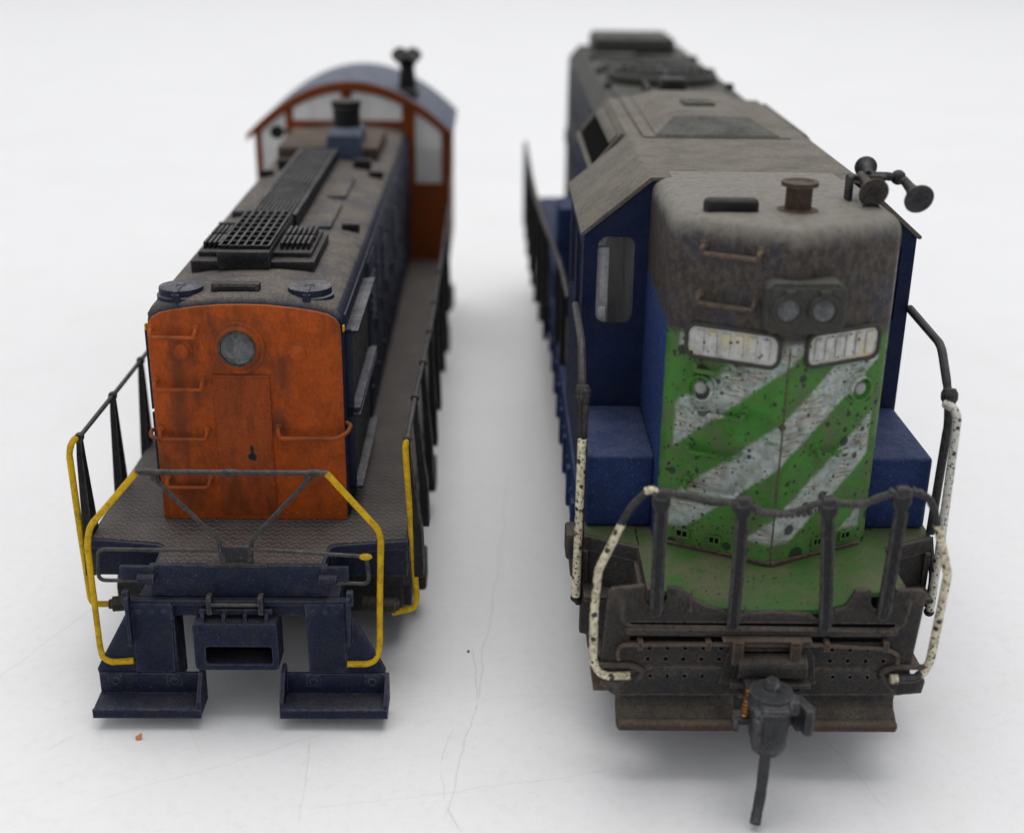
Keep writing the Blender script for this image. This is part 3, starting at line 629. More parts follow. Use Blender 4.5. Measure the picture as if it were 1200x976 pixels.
# cab at the far end
def arc(x, d=0): return 50.6 - d - 9.1 * (x / 18.7) ** 2
AX = [-19.3 + i * 38.0 / 28 for i in range(29)]
wallarc = [(x, arc(x, .6)) for x in AX if abs(x) <= 18]
wallarc = [(-18, arc(18, .6))] + [p for p in wallarc if abs(p[0]) < 17.9] + [(18, arc(18, .6))]
def bay(x0, x1, zb, dtop=1.95, n=6):
    return [(x1, zb)] + [(x1 + (x0 - x1) * i / n, arc(x1 + (x0 - x1) * i / n, dtop)) for i in range(n + 1)] + [(x0, zb)]
cab = MB()
bays_f = [bay(-16.8, -12.2, 33.5), bay(-10.8, -1.8, 43.4), bay(.1, 9.3, 43.5), bay(11.7, 16.6, 32.0)]
cab.plate([(18, 17.05)] + wallarc[::-1] + [(-18, 17.05)], 117.4, 118.2, 'y', bays_f)
bays_r = [bay(-17.0, -11.6, 33.5), bay(-10.6, -.5, 34), bay(.5, 10.6, 34), bay(11.6, 17.0, 33.5)]
cab.plate([(18, 17.05)] + wallarc[::-1] + [(-18, 17.05)], 144.6, 145.4, 'y', bays_r)
for sx in (-1, 1):
    xa, xb = sorted((sx * 18, sx * 17.3))
    cab.plate([(118.2, 17.05), (144.6, 17.05), (144.6, 41.2), (118.2, 41.2)], xa, xb, 'x', [rrect(120, 131, 31, 39.8, .3, 2), rrect(132, 143, 31, 39.8, .3, 2)])
co = cab.build('cab', 'orange_cab', LL)
b = MB(); outer = [(x, arc(x)) for x in AX]; inner = [(x, arc(x, .7)) for x in AX][::-1]
b.plate(outer + inner, 116.7, 146.2, 'y'); rf = b.build('cab_roof', 'cab_roof', co)
b = MB(); b.plate([(x, arc(x, -.05)) for x in AX] + [(x, arc(x, 1.3)) for x in AX][::-1], 116.3, 116.9, 'y'); b.build('roof_edge', 'orange_cab', co)
b = MB()
for B_ in bays_f: b.plate(B_, 117.7, 117.85, 'y')
b.build('front_window', 'pane', co)
b = MB()
for B_ in bays_r: b.plate(B_, 144.9, 145.05, 'y')
b.build('rear_window', 'pane', co)
for sx in (-1, 1):
    b = MB(); xa, xb = sorted((sx * 17.6, sx * 17.5)); b.plate(rrect(120, 131, 31, 39.8, .3, 2), xa, xb, 'x'); b.plate(rrect(132, 143, 31, 39.8, .3, 2), xa, xb, 'x'); b.build('side_window', 'pane', co)
b = MB(); b.box(6.4, 12.0, 120, 128, 46.6, 48.6, .3); b.cyl((10.0, 124, 48.5), (10.0, 124, 52.6), 1.7, 1.3)
b.lathe((9.8, 125, 52.2), (8.7, 121.5, 55.0), [(0, .9), (.6, 1.0), (1, 1.5)], 18); b.lathe((10.2, 125, 52.2), (11.4, 122, 55.0), [(0, .9), (.6, 1.0), (1, 1.5)], 18)
b.build('horn', 'black', co)

# trucks, wheels, tank
def truck(parent, cy, axles, x_side, mat='black', wr=5.8):
    b = MB(); L = (len(axles) - 1) * abs(axles[1] - axles[0]) / 2 + 8
    for sx in (-1, 1):
        xa, xb = sorted((sx * x_side, sx * (x_side - 2)))
        b.plate([(cy - L, 7.5), (cy - L + 2, 10.4), (cy + L - 2, 10.4), (cy + L, 7.5), (cy + L, 5), (cy + L - 3, 4.5), (cy + 3, 3.4), (cy - 3, 3.4), (cy - L + 3, 4.5), (cy - L, 5)], xa, xb, 'x', bev=.2)
        for a in axles:
            b.box(min(sx * (x_side + 1.4), sx * (x_side - .2)), max(sx * (x_side + 1.4), sx * (x_side - .2)), cy + a - 2, cy + a + 2, 3.6, 8, .4)
    b.box(-x_side + 1, x_side - 1, cy - L - .5, cy - L + 1.5, 4.5, 9.5, .3); b.box(-x_side + 1, x_side - 1, cy - 4, cy + 4, 6, 10.4, .3)
    tr = b.build('truck', mat, parent)
    for a in axles:
        b = MB()
        for sx in (-1, 1):
            b.lathe((sx * 7.1, cy + a, wr), (sx * 9.9, cy + a, wr), [(0, wr), (.18, wr), (.3, wr - .7), (.95, wr - .8), (1, wr - 1.2)], 32)
        b.cyl((-7.2, cy + a, wr), (7.2, cy + a, wr), 1.2, n=14); b.build('wheel_set', 'brown', tr)
    return tr
truck(LL, 29, (-14, 14), 17.0); truck(LL, 118, (-14, 14), 17.0)
b = MB(); b.box(-14, 14, 58, 88, 3.6, 13.4, .8); b.build('fuel_tank', 'black', LL)

# ================================================================== RIGHT ENGINE
RR = thing('road_locomotive', (25.85, 114.29, 0), 0.81,
           'weathered blue model locomotive with green and white striped nose and grey roof on white table', 'model locomotive')
# underframe deck
d = MB()
rd = [(-18.3, 172), (-18.3, 6.6), (-12.5, 3.8), (12.5, 3.8), (18.3, 6.6), (18.3, 172)]
d.plate(rd, 18.6, 20.25, 'z', bev=.15)
d.box(-11, 11, 4, 171, 12, 18.7)
d.plate([(-18.2, 6.8), (-12.6, 4.0), (-12.6, 5.0), (-18.2, 7.8)], 8.5, 18.7, 'z'); d.plate([(12.6, 4.0), (18.2, 6.8), (18.2, 7.8), (12.6, 5.0)], 8.5, 18.7, 'z')
d.box(-12.7, -12.1, -4.6, 4.5, 9, 20.2, .1); d.box(12.0, 12.5, -4.6, 4.5, 9, 20.2, .1)
d.box(-19.9, -18.1, 7.2, 10.5, 17.0, 20.0, .3); d.box(-19.3, -18.1, 8, 12, 14.4, 17.2, .3)
d.build('underframe', 'brown', RR)
b = MB()
for sx in (-1, 1):
    xa, xb = sorted((sx * 17.4, sx * 18.45)); b.box(xa, xb, 10.6, 171, 13.2, 20.6, .3)
    for i in range(16):
        b.ball((sx * 18.5, 14 + i * 9.5, 17.5), .5, (.6, 1, 1)); b.box(min(sx * 18.2, sx * 18.9), max(sx * 18.2, sx * 18.9), 17 + i * 9.5, 18.5 + i * 9.5, 14, 19, .2)
b.build('side_sill', 'royal', RR)
# green apron ahead of the nose, dipping to the front sheet
a = MB(); rows = []
for y, z, dip in ((8, 20.34, 0), (2, 20.34, 0), (-1.0, 20.32, .25), (-3.0, 20.25, 1.2), (-4.0, 20.1, 1.95), (-4.35, 19.9, 2.05)):
    row = []
    for i in range(25):
        x = -12.7 + 25.1 * i / 24; kx = max(0, 1 - (abs(x + .4) / 8.8) ** 4)
        row.append((x, y + (0 if y > -3.5 else 0), z - dip * kx))
    rows.append(row)
rings = [r + [(x, y, z - .5) for x, y, z in r[::-1]] for r in rows]
a.loft(rings)
a.plate([(-18.0, 20), (-18.0, 6.9), (-12.6, 4.2), (-12.6, 20)], 20.26, 20.34, 'z'); a.plate([(12.4, 4.2), (18.0, 6.9), (18.0, 20), (12.4, 20)], 20.26, 20.34, 'z')
a.build('deck_plate', 'apron', RR)

# high nose with a shallow V front
def vring(z, ins):
    half = [(11.0, 26), (11.0, 6.6), (10.75, 5.75), (10.2, 5.15), (9.3, 4.65), (5, 2.45), (.8, .42), (.3, .22), (0, .18)]
    pts = []
    for x, y in half:
        fx = (11 - ins) / 11; pts.append((x * fx, y + (ins * .9 if y < 20 else 0), z))
    return pts + [(-x, y, z) for x, y, z in pts[:-1][::-1]]
n = MB(); n.loft([vring(z, i) for z, i in ((20.3, 0), (22, 0), (52.6, 0), (53.2, .1), (53.75, .35), (54.15, .8), (54.38, 1.4), (54.46, 2.2))])
nose = n.build('nose', 'nose', RR)
for sgn in (-1, 1):
    pass
nb_len = math.hypot(10.5, 5.05)
def face(sgn):      # local frame on one half of the V front: x across, y inward, z up
    ang = math.atan2(4.95, 10.2) * sgn
    return Matrix.Translation((0, .05, 0)) @ Matrix.Rotation(ang, 4, 'Z')
k2 = 1 / math.cos(math.atan2(4.95, 10.2))
# seam strip, sill
b = MB(); b.box(-.07, .07, .08, .3, 20.4, 43.0, .03)
for s_ in (-1, 1):
    b.box(*sorted((s_ * .1, s_ * 11.1)), -.22, .2, 20.35, 20.75, .08, mtx=face(s_))
b.build('nose_seam', 'brown2', nose)
for sgn in (-1, 1):
    F = face(sgn); x0, x1 = (-8.9 * k2, -1.05 * k2) if sgn < 0 else (1.75 * k2, 9.2 * k2)
    b = MB(); b.plate(rrect(x0 - .35, x1 + .35, 40.75, 44.35, 1.1), -.42, .4, 'y', [rrect(x0, x1, 41.1, 44.0, .85)], .12, mtx=F)
    nbo = b.build('number_board', 'roofdark', nose)
    b = MB(); b.plate(rrect(x0 - .05, x1 + .05, 41.05, 44.05, .85), -.2, .2, 'y', bev=.12, mtx=F)
    nr = 6
    for i in range(nr):
        xx = x0 + (i + .9) * (x1 - x0) / (nr + .8); b.box(xx - .42, xx + .42, -.38, -.1, 41.45, 43.7, .12, mtx=F)
    b.build('board_glass', 'frost', nbo)
    # class light
    cx = -7.45 * k2 if sgn < 0 else 7.75 * k2
    b = MB(); b.lathe((cx, .1, 37.95), (cx, -.75, 37.95), [(0, 1.65), (.25, 1.6), (.35, 1.38), (.9, 1.34), (1, 1.1), (.75, 1.0), (.5, .95)], 28, mtx=F)
    cl = b.build('class_light', 'nose', nose)
    b = MB(); b.ball((cx, -.35, 37.95), .66, (1, .55, 1), mtx=F); b.lathe((cx, -.2, 37.95), (cx, -.3, 37.95), [(0, 1.0), (1, .95)], 20, mtx=F); b.build('lens', 'dimlens', cl)
    vs = ((-9.0, -7.6), (-5.9, -4.6)) if sgn < 0 else ((4.4, 5.7), (7.6, 8.9))
    for u0, u1 in vs:
        b = MB(); b.plate(rrect(u0 * k2, u1 * k2, 21.35, 22.45, .12, 2), -.22, .1, 'y', [rrect(u0 * k2 + .25, u1 * k2 - .25, 21.6, 22.2, .05, 1)], mtx=F)
        b.box((u0 + u1) / 2 * k2 - .07, (u0 + u1) / 2 * k2 + .07, -.18, .05, 21.6, 22.2, mtx=F)
        vo = b.build('jacking_slot', 'nose', nose)
        b = MB(); b.box(u0 * k2 + .2, u1 * k2 - .2, -.06, .05, 21.55, 22.25, mtx=F); b.build('slot_opening', 'void', vo)
# the sideways grab irons on the nose
for u0, u1, z, sgn, mt in ((-8.1, -3.2, 51.2, -1, 'brown2'), (-8.2, -3.3, 46.4, -1, 'brown2'), (-8.0, -3.4, 39.7, -1, 'nose'), (-8.0, -3.4, 35.4, -1, 'nose'), (-8.2, -3.3, 31.2, -1, 'nose'), (-8.2, -3.4, 27.2, -1, 'nose'), (3.6, 8.5, 31.7, 1, 'nose')):
    grab(u0 * k2, u1 * k2, z, 0, mt, nose, .25, .75, .7, mtx=face(sgn))
# twin headlight box on the ridge
b = MB(); b.plate([(-2.9, 45.4), (-2.3, 44.7), (3.9, 44.7), (4.5, 45.3), (4.5, 48.9), (3.8, 49.6), (-2.2, 49.6), (-2.9, 49.0)], -.75, 2.4, 'y', bev=.25)
b.plate(rrect(-2.45, 4.05, 45.15, 49.15, .6), -.95, -.7, 'y', bev=.1)
hb = b.build('headlight_box', 'roofdark', nose)
for x in (-.85, 2.4):
    b = MB(); b.lathe((x, -.9, 47.05), (x, -1.3, 47.05), [(0, 1.5), (.9, 1.45), (1, 1.25), (.45, 1.15), (.4, .6)], 28); b.box(x - .5, x + .5, -1.35, -.9, 48.5, 49.0, .12)
    hh = b.build('headlight', 'roofdark', hb)
    b = MB(); b.lathe((x, -.95, 47.05), (x, -1.16, 47.05), [(0, 1.2), (.8, .9), (1, .3)], 20); b.build('lens', 'lens', hh)

# porch boxes each side of the nose
for sx in (-1, 1):
    b = MB(); xa, xb = sorted((sx * 10.9, sx * 17.9)); b.box(xa, xb, 8.4, 23, 20.4, 28.5, .45, seg=3); b.build('equipment_box', 'royal', RR)

# cab
cabprof = [(-18, 20.4), (-18, 48.12), (-10.92, 54.0), (10.92, 54.0), (18, 48.12), (18, 20.4)]
c = MB()
wl = rrect(-16.5, -12.4, 38.0, 47.9, 1.1); wr_ = rrect(12.4, 16.5, 38.0, 47.9, 1.1)
c.plate(cabprof, 23.0, 24.0, 'y', [wl, wr_]); c.plate(cabprof, 48.2, 49.0, 'y', [rrect(-16.5, -12.8, 38, 47, 1), rrect(12.8, 16.5, 38, 47, 1)])
for sx in (-1, 1):
    xa, xb = sorted((sx * 18, sx * 17.2)); c.plate([(24, 20.4), (48.2, 20.4), (48.2, 48.2), (24, 48.2)], xa, xb, 'x', [rrect(26, 34.8, 36.5, 46, .6, 3), rrect(36, 45.5, 36.5, 46, .6, 3)])
c.box(-17.1, 17.1, 24, 48.1, 20.4, 21.2)
cb = c.build('cab', 'royal_dark', RR)
b = MB(); b.plate([(-18.45, 48.35), (-18.45, 48.1), (-18.1, 48.02), (-10.9, 54.02), (10.9, 54.02), (18.1, 48.02), (18.45, 48.1), (18.45, 48.35), (11.2, 54.45), (-11.2, 54.45)], 22.6, 49.3, 'y', bev=.12)
b.build('cab_roof', 'roofgrey', cb)
for nm, hole, y in (('front_window', wl, 23.4), ('front_window', wr_, 23.4)):
    b = MB(); b.plate(hole, y, y + .12, 'y'); b.build(nm, 'clear', cb)
for sx in (-1, 1):
    xa, xb = sorted((sx * 17.7, sx * 17.6)); b = MB(); b.plate(rrect(26, 34.8, 36.5, 46, .6, 3), xa, xb, 'x'); b.plate(rrect(36, 45.5, 36.5, 46, .6, 3), xa, xb, 'x'); b.build('side_window', 'clear', cb)
b = MB(); b.box(-12, 12, 33, 46, 21.2, 47, .4); b.box(-16.9, -12.2, 38, 39, 36, 45.6, .2)
b.build('cab_interior', 'greydark', cb)
b = MB(); b.box(-16.3, -14.9, 26, 27, 34, 46, .3); b.box(-16.6, -15.2, 24.6, 27, 36, 39.6, .2); b.tube([(-15.9, 27, 46), (-15.2, 28, 47.2), (-12.4, 30, 47.0)], .5, 8, .8); b.build('light_pipe', 'silver', cb)

# long hood behind the cab
lh = MB()
hp = lambda y, w, zt, ch: [(w, y, 20.4), (w, y, zt - ch), (w - ch * .9, y, zt), (-w + ch * .9, y, zt), (-w, y, zt - ch), (-w, y, 20.4)]
lh.loft([hp(83, 12.6, 53.7, 2.4), hp(167.2, 12.6, 53.7, 2.4), hp(168, 12.0, 53.3, 2.4)])
lhood = lh.build('long_hood', 'roofdark', RR)
lhood.data.materials.append(M['sideghost'])
for q in lhood.data.polygons:
    if abs(q.normal.x) > .95: q.material_index = 1
# blower section with the slanted intakes
bl = MB(); prof = [(-15.6, 20.4), (-15.6, 49.0), (-11.2, 54.3), (11.2, 54.3), (15.6, 49.0), (15.6, 20.4)]
bl.plate(prof, 49.35, 83, 'y'); blo = bl.build('blower_section', 'royal_dark', RR)
blo.data.materials.append(M['roofgrey'])
for q in blo.data.polygons:
    if q.normal.z > .3: q.material_index = 1
for sx in (-1, 1):
    ang = math.atan2(5.3, 4.4)
    F = Matrix.Translation((sx * 13.4, 0, 51.65)) @ Matrix.Rotation(sx * ang, 4, 'Y')
    b = MB(); b.plate(rrect(-3.2, 3.2, 51.5, 80, .4, 2), .02, .45, 'z', [rrect(-2.6, 2.6, 52.3, 79, .4, 2)], mtx=F)
    ik = b.build('air_intake', 'roofgrey', blo)
    b = MB(); b.plate(rrect(-2.55, 2.55, 52.4, 78.9, .3, 2), .0, .1, 'z', mtx=F); b.build('intake_opening', 'void', ik)
    b = MB(); b.box(-2.5 if sx > 0 else .9, -.9 if sx > 0 else 2.5, 53, 78, .12, .6, .15, mtx=F)
    b.build('intake_baffle', 'roofgrey', ik)
b = MB(); b.loft([[(x, y, z) for x, y in ((-7.9 + q, 47.8 + r), (7.6 - q, 47.8 + r), (7.6 - q, 82 - q), (-7.9 + q, 82 - q))] for z, q, r in ((54.3, 0, 0), (54.75, .1, .1), (56.1, 3.0, 7.0))])
b.plate(rrect(-9.4, 8.9, 47.4, 82.5, .3, 2), 54.3, 54.6, 'z'); rh = b.build('roof_hatch', 'roofgrey', RR)
rh.data.materials.append(M['roofdark'])
for q in rh.data.polygons:
    if q.normal.y < -.1 and q.area > 4e-5: q.material_index = 1
b = MB(); b.box(-2.4, 1.9, 63.5, 68, 55.9, 56.5, .25); b.build('vent_box', 'roofdark', RR)
b = MB(); b.box(-3.0, 1.0, 85, 88.5, 53.5, 57.0, .5); b.build('exhaust_stack', 'black', RR)
for y, r_, ft in ((109, 9.2, 55.6), (131, 8.6, 54.4)):
    b = MB(); b.lathe((0, y, 53.5), (0, y, ft), [(0, r_), (.7, r_), (1, r_ - .5), (.9, r_ - 1)], 40); fo3 = b.build('roof_fan', 'roofdark', RR)
    b = MB()
    for i in range(5): b.lathe((0, y, ft - .15), (0, y, ft + .08), [(0, 1.2 + i * 1.5), (1, 1.2 + i * 1.5), (1, 1.5 + i * 1.5), (0, 1.5 + i * 1.5)], 32, cap=False)
    for i in range(8):
        a = i * math.pi / 4; b.tube([(0, y, ft), (math.cos(a) * (r_ - 1), y + math.sin(a) * (r_ - 1), ft)], .14, 6)
    b.build('fan_guard', 'steel', fo3)
    b = MB(); b.lathe((0, y, ft - .35), (0, y, ft - .15), [(0, r_ - 1.1), (1, r_ - 1.1)], 36)
    b.build('fan_opening', 'void', fo3)
b = MB(); b.box(-8.6, 7.4, 149, 166, 53.4, 56.9, 1.0); b.build('rear_roof_box', 'roofdark', RR)
b = MB(); b.box(-17.9, -12.5, 83.2, 92, 20.4, 37.6, .6); b.box(-18.2, -12.6, 92, 150, 20.3, 25.2, .5); b.build('equipment_cabinet', 'royal', RR)
b = MB()
for x0, x1, y0, y1, z in ((-9.5, -3.6, 86, 97, 54.0), (2.2, 9.4, 84, 95, 54.1), (-9.2, 9.0, 120.5, 121.3, 54.3), (-9.4, -1, 141.5, 146, 54.4), (1.5, 9.2, 141, 147, 54.0)): b.box(x0, x1, y0, y1, 53.4, z, .15)
for x, y in ((-9.8, 99), (9.8, 99), (-9.8, 119), (9.8, 119), (-9.6, 139), (9.6, 139)): b.box(x - .6, x + .6, y - .8, y + .8, 53.2, 54.7, .2)
b.tube([(-4.4, 88, 54), (-4.4, 88, 55.2), (-4.4, 96, 55.2), (-4.4, 96, 54)], .3, 8, .5); b.build('roof_hatches', 'roofdark', RR)
# engine-room doors on the long hood
for sx in (-1, 1):
    for i in range(8):
        y0 = 86 + i * 9.9; xa, xb = sorted((sx * 12.55, sx * 12.85)); b = MB(); b.plate(rrect(y0, y0 + 9, 22, 49, .4, 2), xa, xb, 'x', bev=.1)
        xa, xb = sorted((sx * 12.8, sx * 13.2)); b.box(xa, xb, y0 + 7.6, y0 + 8.1, 34, 37, .1); b.box(xa, xb, y0 + .2, y0 + .9, 26, 27, .1); b.box(xa, xb, y0 + .2, y0 + .9, 44, 45, .1)
        b.build('engine_door', 'sideghost', RR)

# roof details at the nose
b = MB(); b.box(-7.95, -2.75, 6.2, 7.6, 54.0, 55.7, .5, seg=3); b.build('roof_lamp_box', 'black', RR)
b = MB(); b.lathe((1.15, 7.6, 54.2), (1.15, 7.6, 57.2), [(0, 1.95), (.10, 1.95), (.12, 1.25), (.82, 1.25), (.86, 1.75), (1, 1.75), (1, 1.35), (.94, 1.2)], 30); b.build('whistle_post', 'brown2', RR)
hn = MB(); hn.box(6.9, 7.4, 11.6, 13.4, 54.3, 56.9, .2); hn.box(10.0, 10.6, 12.2, 13.4, 54.3, 56.8, .2); hn.box(6.9, 10.8, 12.3, 13.2, 56.3, 56.9, .2)
hn.tube([(8.8, 13.2, 56.7), (11.0, 13.6, 56.6), (12.3, 13.6, 56.4), (12.7, 12.4, 56.2)], .42, 10, .8); hn.ball((12.2, 13.5, 56.5), .75); hn.cyl((8.6, 9.2, 54.0), (8.6, 10.4, 54.0), 1.0, .8, n=14)
ho = hn.build('air_horn', 'steel', RR)
bell = [(0, .45), (.45, .55), (.7, .8), (.88, 1.25), (.96, 1.52), (1, 1.55), (1.0, 1.4), (.95, .9)]
for ti, (p0, p1) in enumerate((((8.3, 13, 56.8), (8.65, 9.0, 55.85)), ((12.7, 13.2, 56.3), (13.15, 9.2, 55.25)), ((8.9, 12.6, 57.0), (9.3, 15.0, 57.2)))):
    b = MB(); b.lathe(p0, p1, [(t, q * (.72 if ti == 2 else .95)) for t, q in bell], 24); b.build('trumpet', 'steel' if ti else 'brown', ho)

# front sheet (pilot)
PY = -5.0
p = MB()
out = [(-17.0, 11.2), (-16.5, 19.9), (-16.1, 20.4), (-13.0, 20.8), (-12.95, 19.2), (-12.5, 18.5), (-11.9, 18.3), (-11.2, 18.5), (-10.8, 19.2), (-10.75, 20.7), (-9.5, 20.5), (-8.3, 19.4), (-7.0, 18.6), (-5.6, 18.3), (-5.0, 17.8), (-4.4, 17.0), (-3.7, 17.4), (-3.0, 17.9), (0, 18.0), (3.2, 17.8), (3.8, 17.2), (4.5, 16.8), (5.1, 17.4), (5.6, 18.2), (6.4, 18.5), (6.9, 19.4), (7.3, 20.4), (8.8, 20.5), (8.9, 19.1), (9.3, 18.3), (10.0, 18.1), (10.7, 18.4), (11.1, 19.1), (11.2, 20.5), (13.7, 20.5), (14.2, 20.0), (13.6, 11.2)]
p.plate(out, PY, PY + .6, 'y', bev=.12)
p.plate([(-16.9, 11.4), (-16.9, 9.6), (-15.4, 8.4), (13.0, 8.6), (14.2, 9.6), (13.6, 11.6)], PY + .05, PY + .65, 'y', bev=.1)
p.tube([(-15.0, PY - .05, 19.4), (-14.9, PY - .05, 16.9), (-14.2, PY - .05, 16.4), (11.3, PY - .05, 16.2), (12.3, PY - .05, 16.6), (12.6, PY - .05, 19.3)], .2, 8, .6)
p.box(-14.6, 11.8, PY - .55, PY + .1, 15.75, 16.35, .15)
p.box(-14.3, 11.5, PY - .06, PY + .1, 16.35, 16.8, mi=1); p.box(-14.2, 10.6, PY - .06, PY + .1, 14.75, 15.3, mi=1)  # flat black strips painting in the shade of grooves above ledge and rod
p.plate([(-12.6, 11.5), (-12.0, 12.0), (9.2, 11.9), (9.9, 11.4), (12.6, 8.9), (-15.2, 8.7)], PY - .22, PY + .2, 'y', bev=.08)
for x0, z0, nx, nz in ((-12.3, 12.7, 5, 2), (5.6, 12.6, 4, 2)):
    for i in range(nx):
        for j in range(nz): p.ball((x0 + i * 1.75 + j * .1, PY, z0 + j * 1.25), .22, (1, .5, 1), mi=1)
for i in range(4):
    p.ball((6.0 + i * 1.7, PY - .2, 10.9), .2, (1, .5, 1), mi=1); p.ball((-12.0 + i * 1.7, PY - .2, 10.9), .2, (1, .5, 1), mi=1)
for x in (-11.8, -8.5): p.box(x - .12, x + .12, PY - .25, PY, 18.0, 20.3, .06)
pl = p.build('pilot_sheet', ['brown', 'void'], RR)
b = MB(); b.plate([(-18.1, 15.0), (-17.5, 15.2), (-16.9, 12), (-15.4, 8.9), (-17.4, 8.8)], PY + .7, PY + 1.6, 'y', bev=.1)
b.plate([(-15.2, 8.9), (-17.5, 8.9), (-17.9, 11.5), (-16.6, 11.5)], PY + .1, PY + .7, 'y', bev=.1); b.build('step_wing', 'brown2', pl)
b = MB(); b.plate([(12.6, 10.7), (15.1, 10.7), (15.3, 10.2), (15.1, 8.9), (12.2, 8.6)], PY + .0, PY + .9, 'y', bev=.12); b.build('step_wing', 'brown', pl)
# angled plough below
b = MB(); b.plate([(PY + .1, 8.9), (PY + .25, 7.9), (PY - .1, 7.2), (PY - .8, 6.85), (PY - 1.35, 6.5), (PY - 1.55, 6.0), (PY - 1.3, 5.6), (PY - .6, 5.6), (PY + 1.0, 6.6), (PY + 1.4, 8.9)], -15.2, -3.6, 'x', bev=.12)
b.plate([(PY + .1, 8.9), (PY + .25, 7.9), (PY - .1, 7.2), (PY - .8, 6.85), (PY - 1.35, 6.5), (PY - 1.55, 6.0), (PY - 1.3, 5.6), (PY - .6, 5.6), (PY + 1.0, 6.6), (PY + 1.4, 8.9)], 2.4, 12.5, 'x', bev=.12)
b.plate([(PY + .6, 8.9), (PY - .1, 6.9), (PY + .9, 6.6), (PY + 1.4, 8.9)], -3.7, 2.5, 'x'); b.build('plough', 'brown', pl)
for x0, x1 in ((-14.9, -3.8), (2.6, 12.2)):
    b = MB(); b.lathe((x0 - .3, PY - 1.5, 6.15), (x1 + .3, PY - 1.5, 6.15), [(0, .3), (.02, .62), (.98, .62), (1, .3)], 16); b.build('plough_lip', 'brown2', pl)
# uncoupling bar with brackets
b = MB(); b.tube([(-15.2, PY - .5, 12.9), (-15.4, PY - .55, 13.9), (-14.9, PY - .55, 14.6), (-5.5, PY - .55, 14.7), (4.2, PY - .55, 14.7), (10.9, PY - .55, 14.3), (12.1, PY - .55, 13.6), (12.1, PY - .4, 12.6)], .22, 8, .7)
for x in (-13.2, -6.6, 4.9, 10.7): b.box(x - .28, x + .28, PY - .85, PY + .05, 14.1, 15.2, .12)
b.box(-5.3, 3.3, PY - 1.3, PY + .05, 15.35, 15.6, .06); b.build('uncoupling_bar', 'brown2', pl)
for x in (-3.8, 1.8):
    b = MB(); b.box(x - .55, x + .55, PY - 1.4, PY - .9, 12.9, 15.4, .12); b.box(x - .55, x + .55, PY - 1.4, PY + .05, 15.0, 15.5, .1); b.build('lever_bracket', 'brown2', pl)
for s_, xo in ((-1, -14.1), (1, 12.0)):
    b = MB(); b.tube([(xo + s_ * 2.9, PY - .2, 12.1), (xo - s_ * .4, PY - .25, 12.1), (xo - s_ * 1.5, PY - .25, 11.4), (xo - s_ * .7, PY - .25, 10.4)], .3, 8, .8); b.build('rail_clip', 'brown', pl)
# draft box and coupler
b = MB(); b.plate([(-5.2, 10.2), (-4.7, 13.4), (-4.2, 14.5), (3.2, 14.5), (3.9, 13.4), (4.3, 10.2)], PY - .4, PY + .1, 'y', [[(-3.9, 10.3), (-3.5, 13.2), (-3.2, 13.9), (2.4, 13.9), (2.8, 13.2), (3.2, 10.3)]])
db = b.build('draft_box', 'brown', pl)
b = MB(); b.box(-4.0, 3.2, PY - .15, PY + .05, 9.2, 14.2); b.build('box_opening', 'void', db)
b = MB(); b.cyl((-3.6, PY - .6, 12.4), (3.0, PY - .6, 12.4), 1.25, n=18); b.box(-4.3, 3.6, PY - 1.5, PY - .2, 10.3, 10.8, .1); b.box(-3.4, 2.8, PY - 1.6, PY - .2, 9.3, 9.7, .1); b.build('buffer_roller', 'brown', db)
cp = MB()
cp.box(-3.1, .2, -11.0, -5.2, 9.4, 11.6, .35)
cp.lathe((-1.4, -11.2, 9.4), (-1.4, -11.2, 13.2), [(0, 1.5), (.5, 2.0), (.75, 2.3), (1, 2.0)], 22)
cp.lathe((-1.6, -12.6, 7.6), (-1.6, -12.6, 12.4), [(0, 1.2), (.18, 1.68), (.85, 1.72), (1, 1.5)], 22)
cp.box(-3.4, -1.6, -13.9, -11.4, 8.6, 12.3, .5)
cp.box(-1.0, 1.1, -12.7, -11.0, 11.4, 12.9, .25)
cp.box(-2.6, -.2, -13.9, -12.2, 12.2, 12.75, .15); cp.box(-3.3, -2.9, -14.2, -12.4, 8.4, 11.8, .15); cp.box(-.3, 1.0, -11.4, -8.4, 9.3, 12.2, .35)
cp.plate([(.7, -10.2), (1.7, -10.4), (2.55, -12.4), (2.3, -13.3), (1.5, -13.2), (1.35, -12.3), (.6, -11.4)], 9.5, 12.3, 'z', bev=.25)
cp.lathe((-1.3, -10.8, 13.1), (-1.3, -10.8, 14.2), [(0, .85), (.6, .8), (1, .55)], 16); cp.ball((-.9, -11.3, 13.6), .4)
cp.box(-4.6, -3.0, -11.6, -10.8, 9.6, 10.3, .2); cp.box(-4.9, -4.4, -12.2, -10.8, 9.2, 10.4, .2)
ck = cp.build('coupler', 'coupler', RR)
b = MB(); b.tube([(-1.75, -12.6, 8.0), (-1.8, -12.8, 5.5), (-1.95, -13.2, 3.0), (-2.35, -14.0, 1.2), (-2.55, -14.6, .75)], .54, 12, 1.2); b.build('trip_pin', 'coupler', ck)
b = MB(); pts = []
for i in range(64):
    a = i / 8 * 2 * math.pi; tt = i / 63; pts.append((-3.75 + .35 * math.cos(a) + .5 * tt, -11.2 + .35 * math.sin(a) + .6 * tt, 10.4 + 2.6 * tt))
b.tube(pts, .085, 5, .02); b.build('knuckle_spring', 'brass', ck)

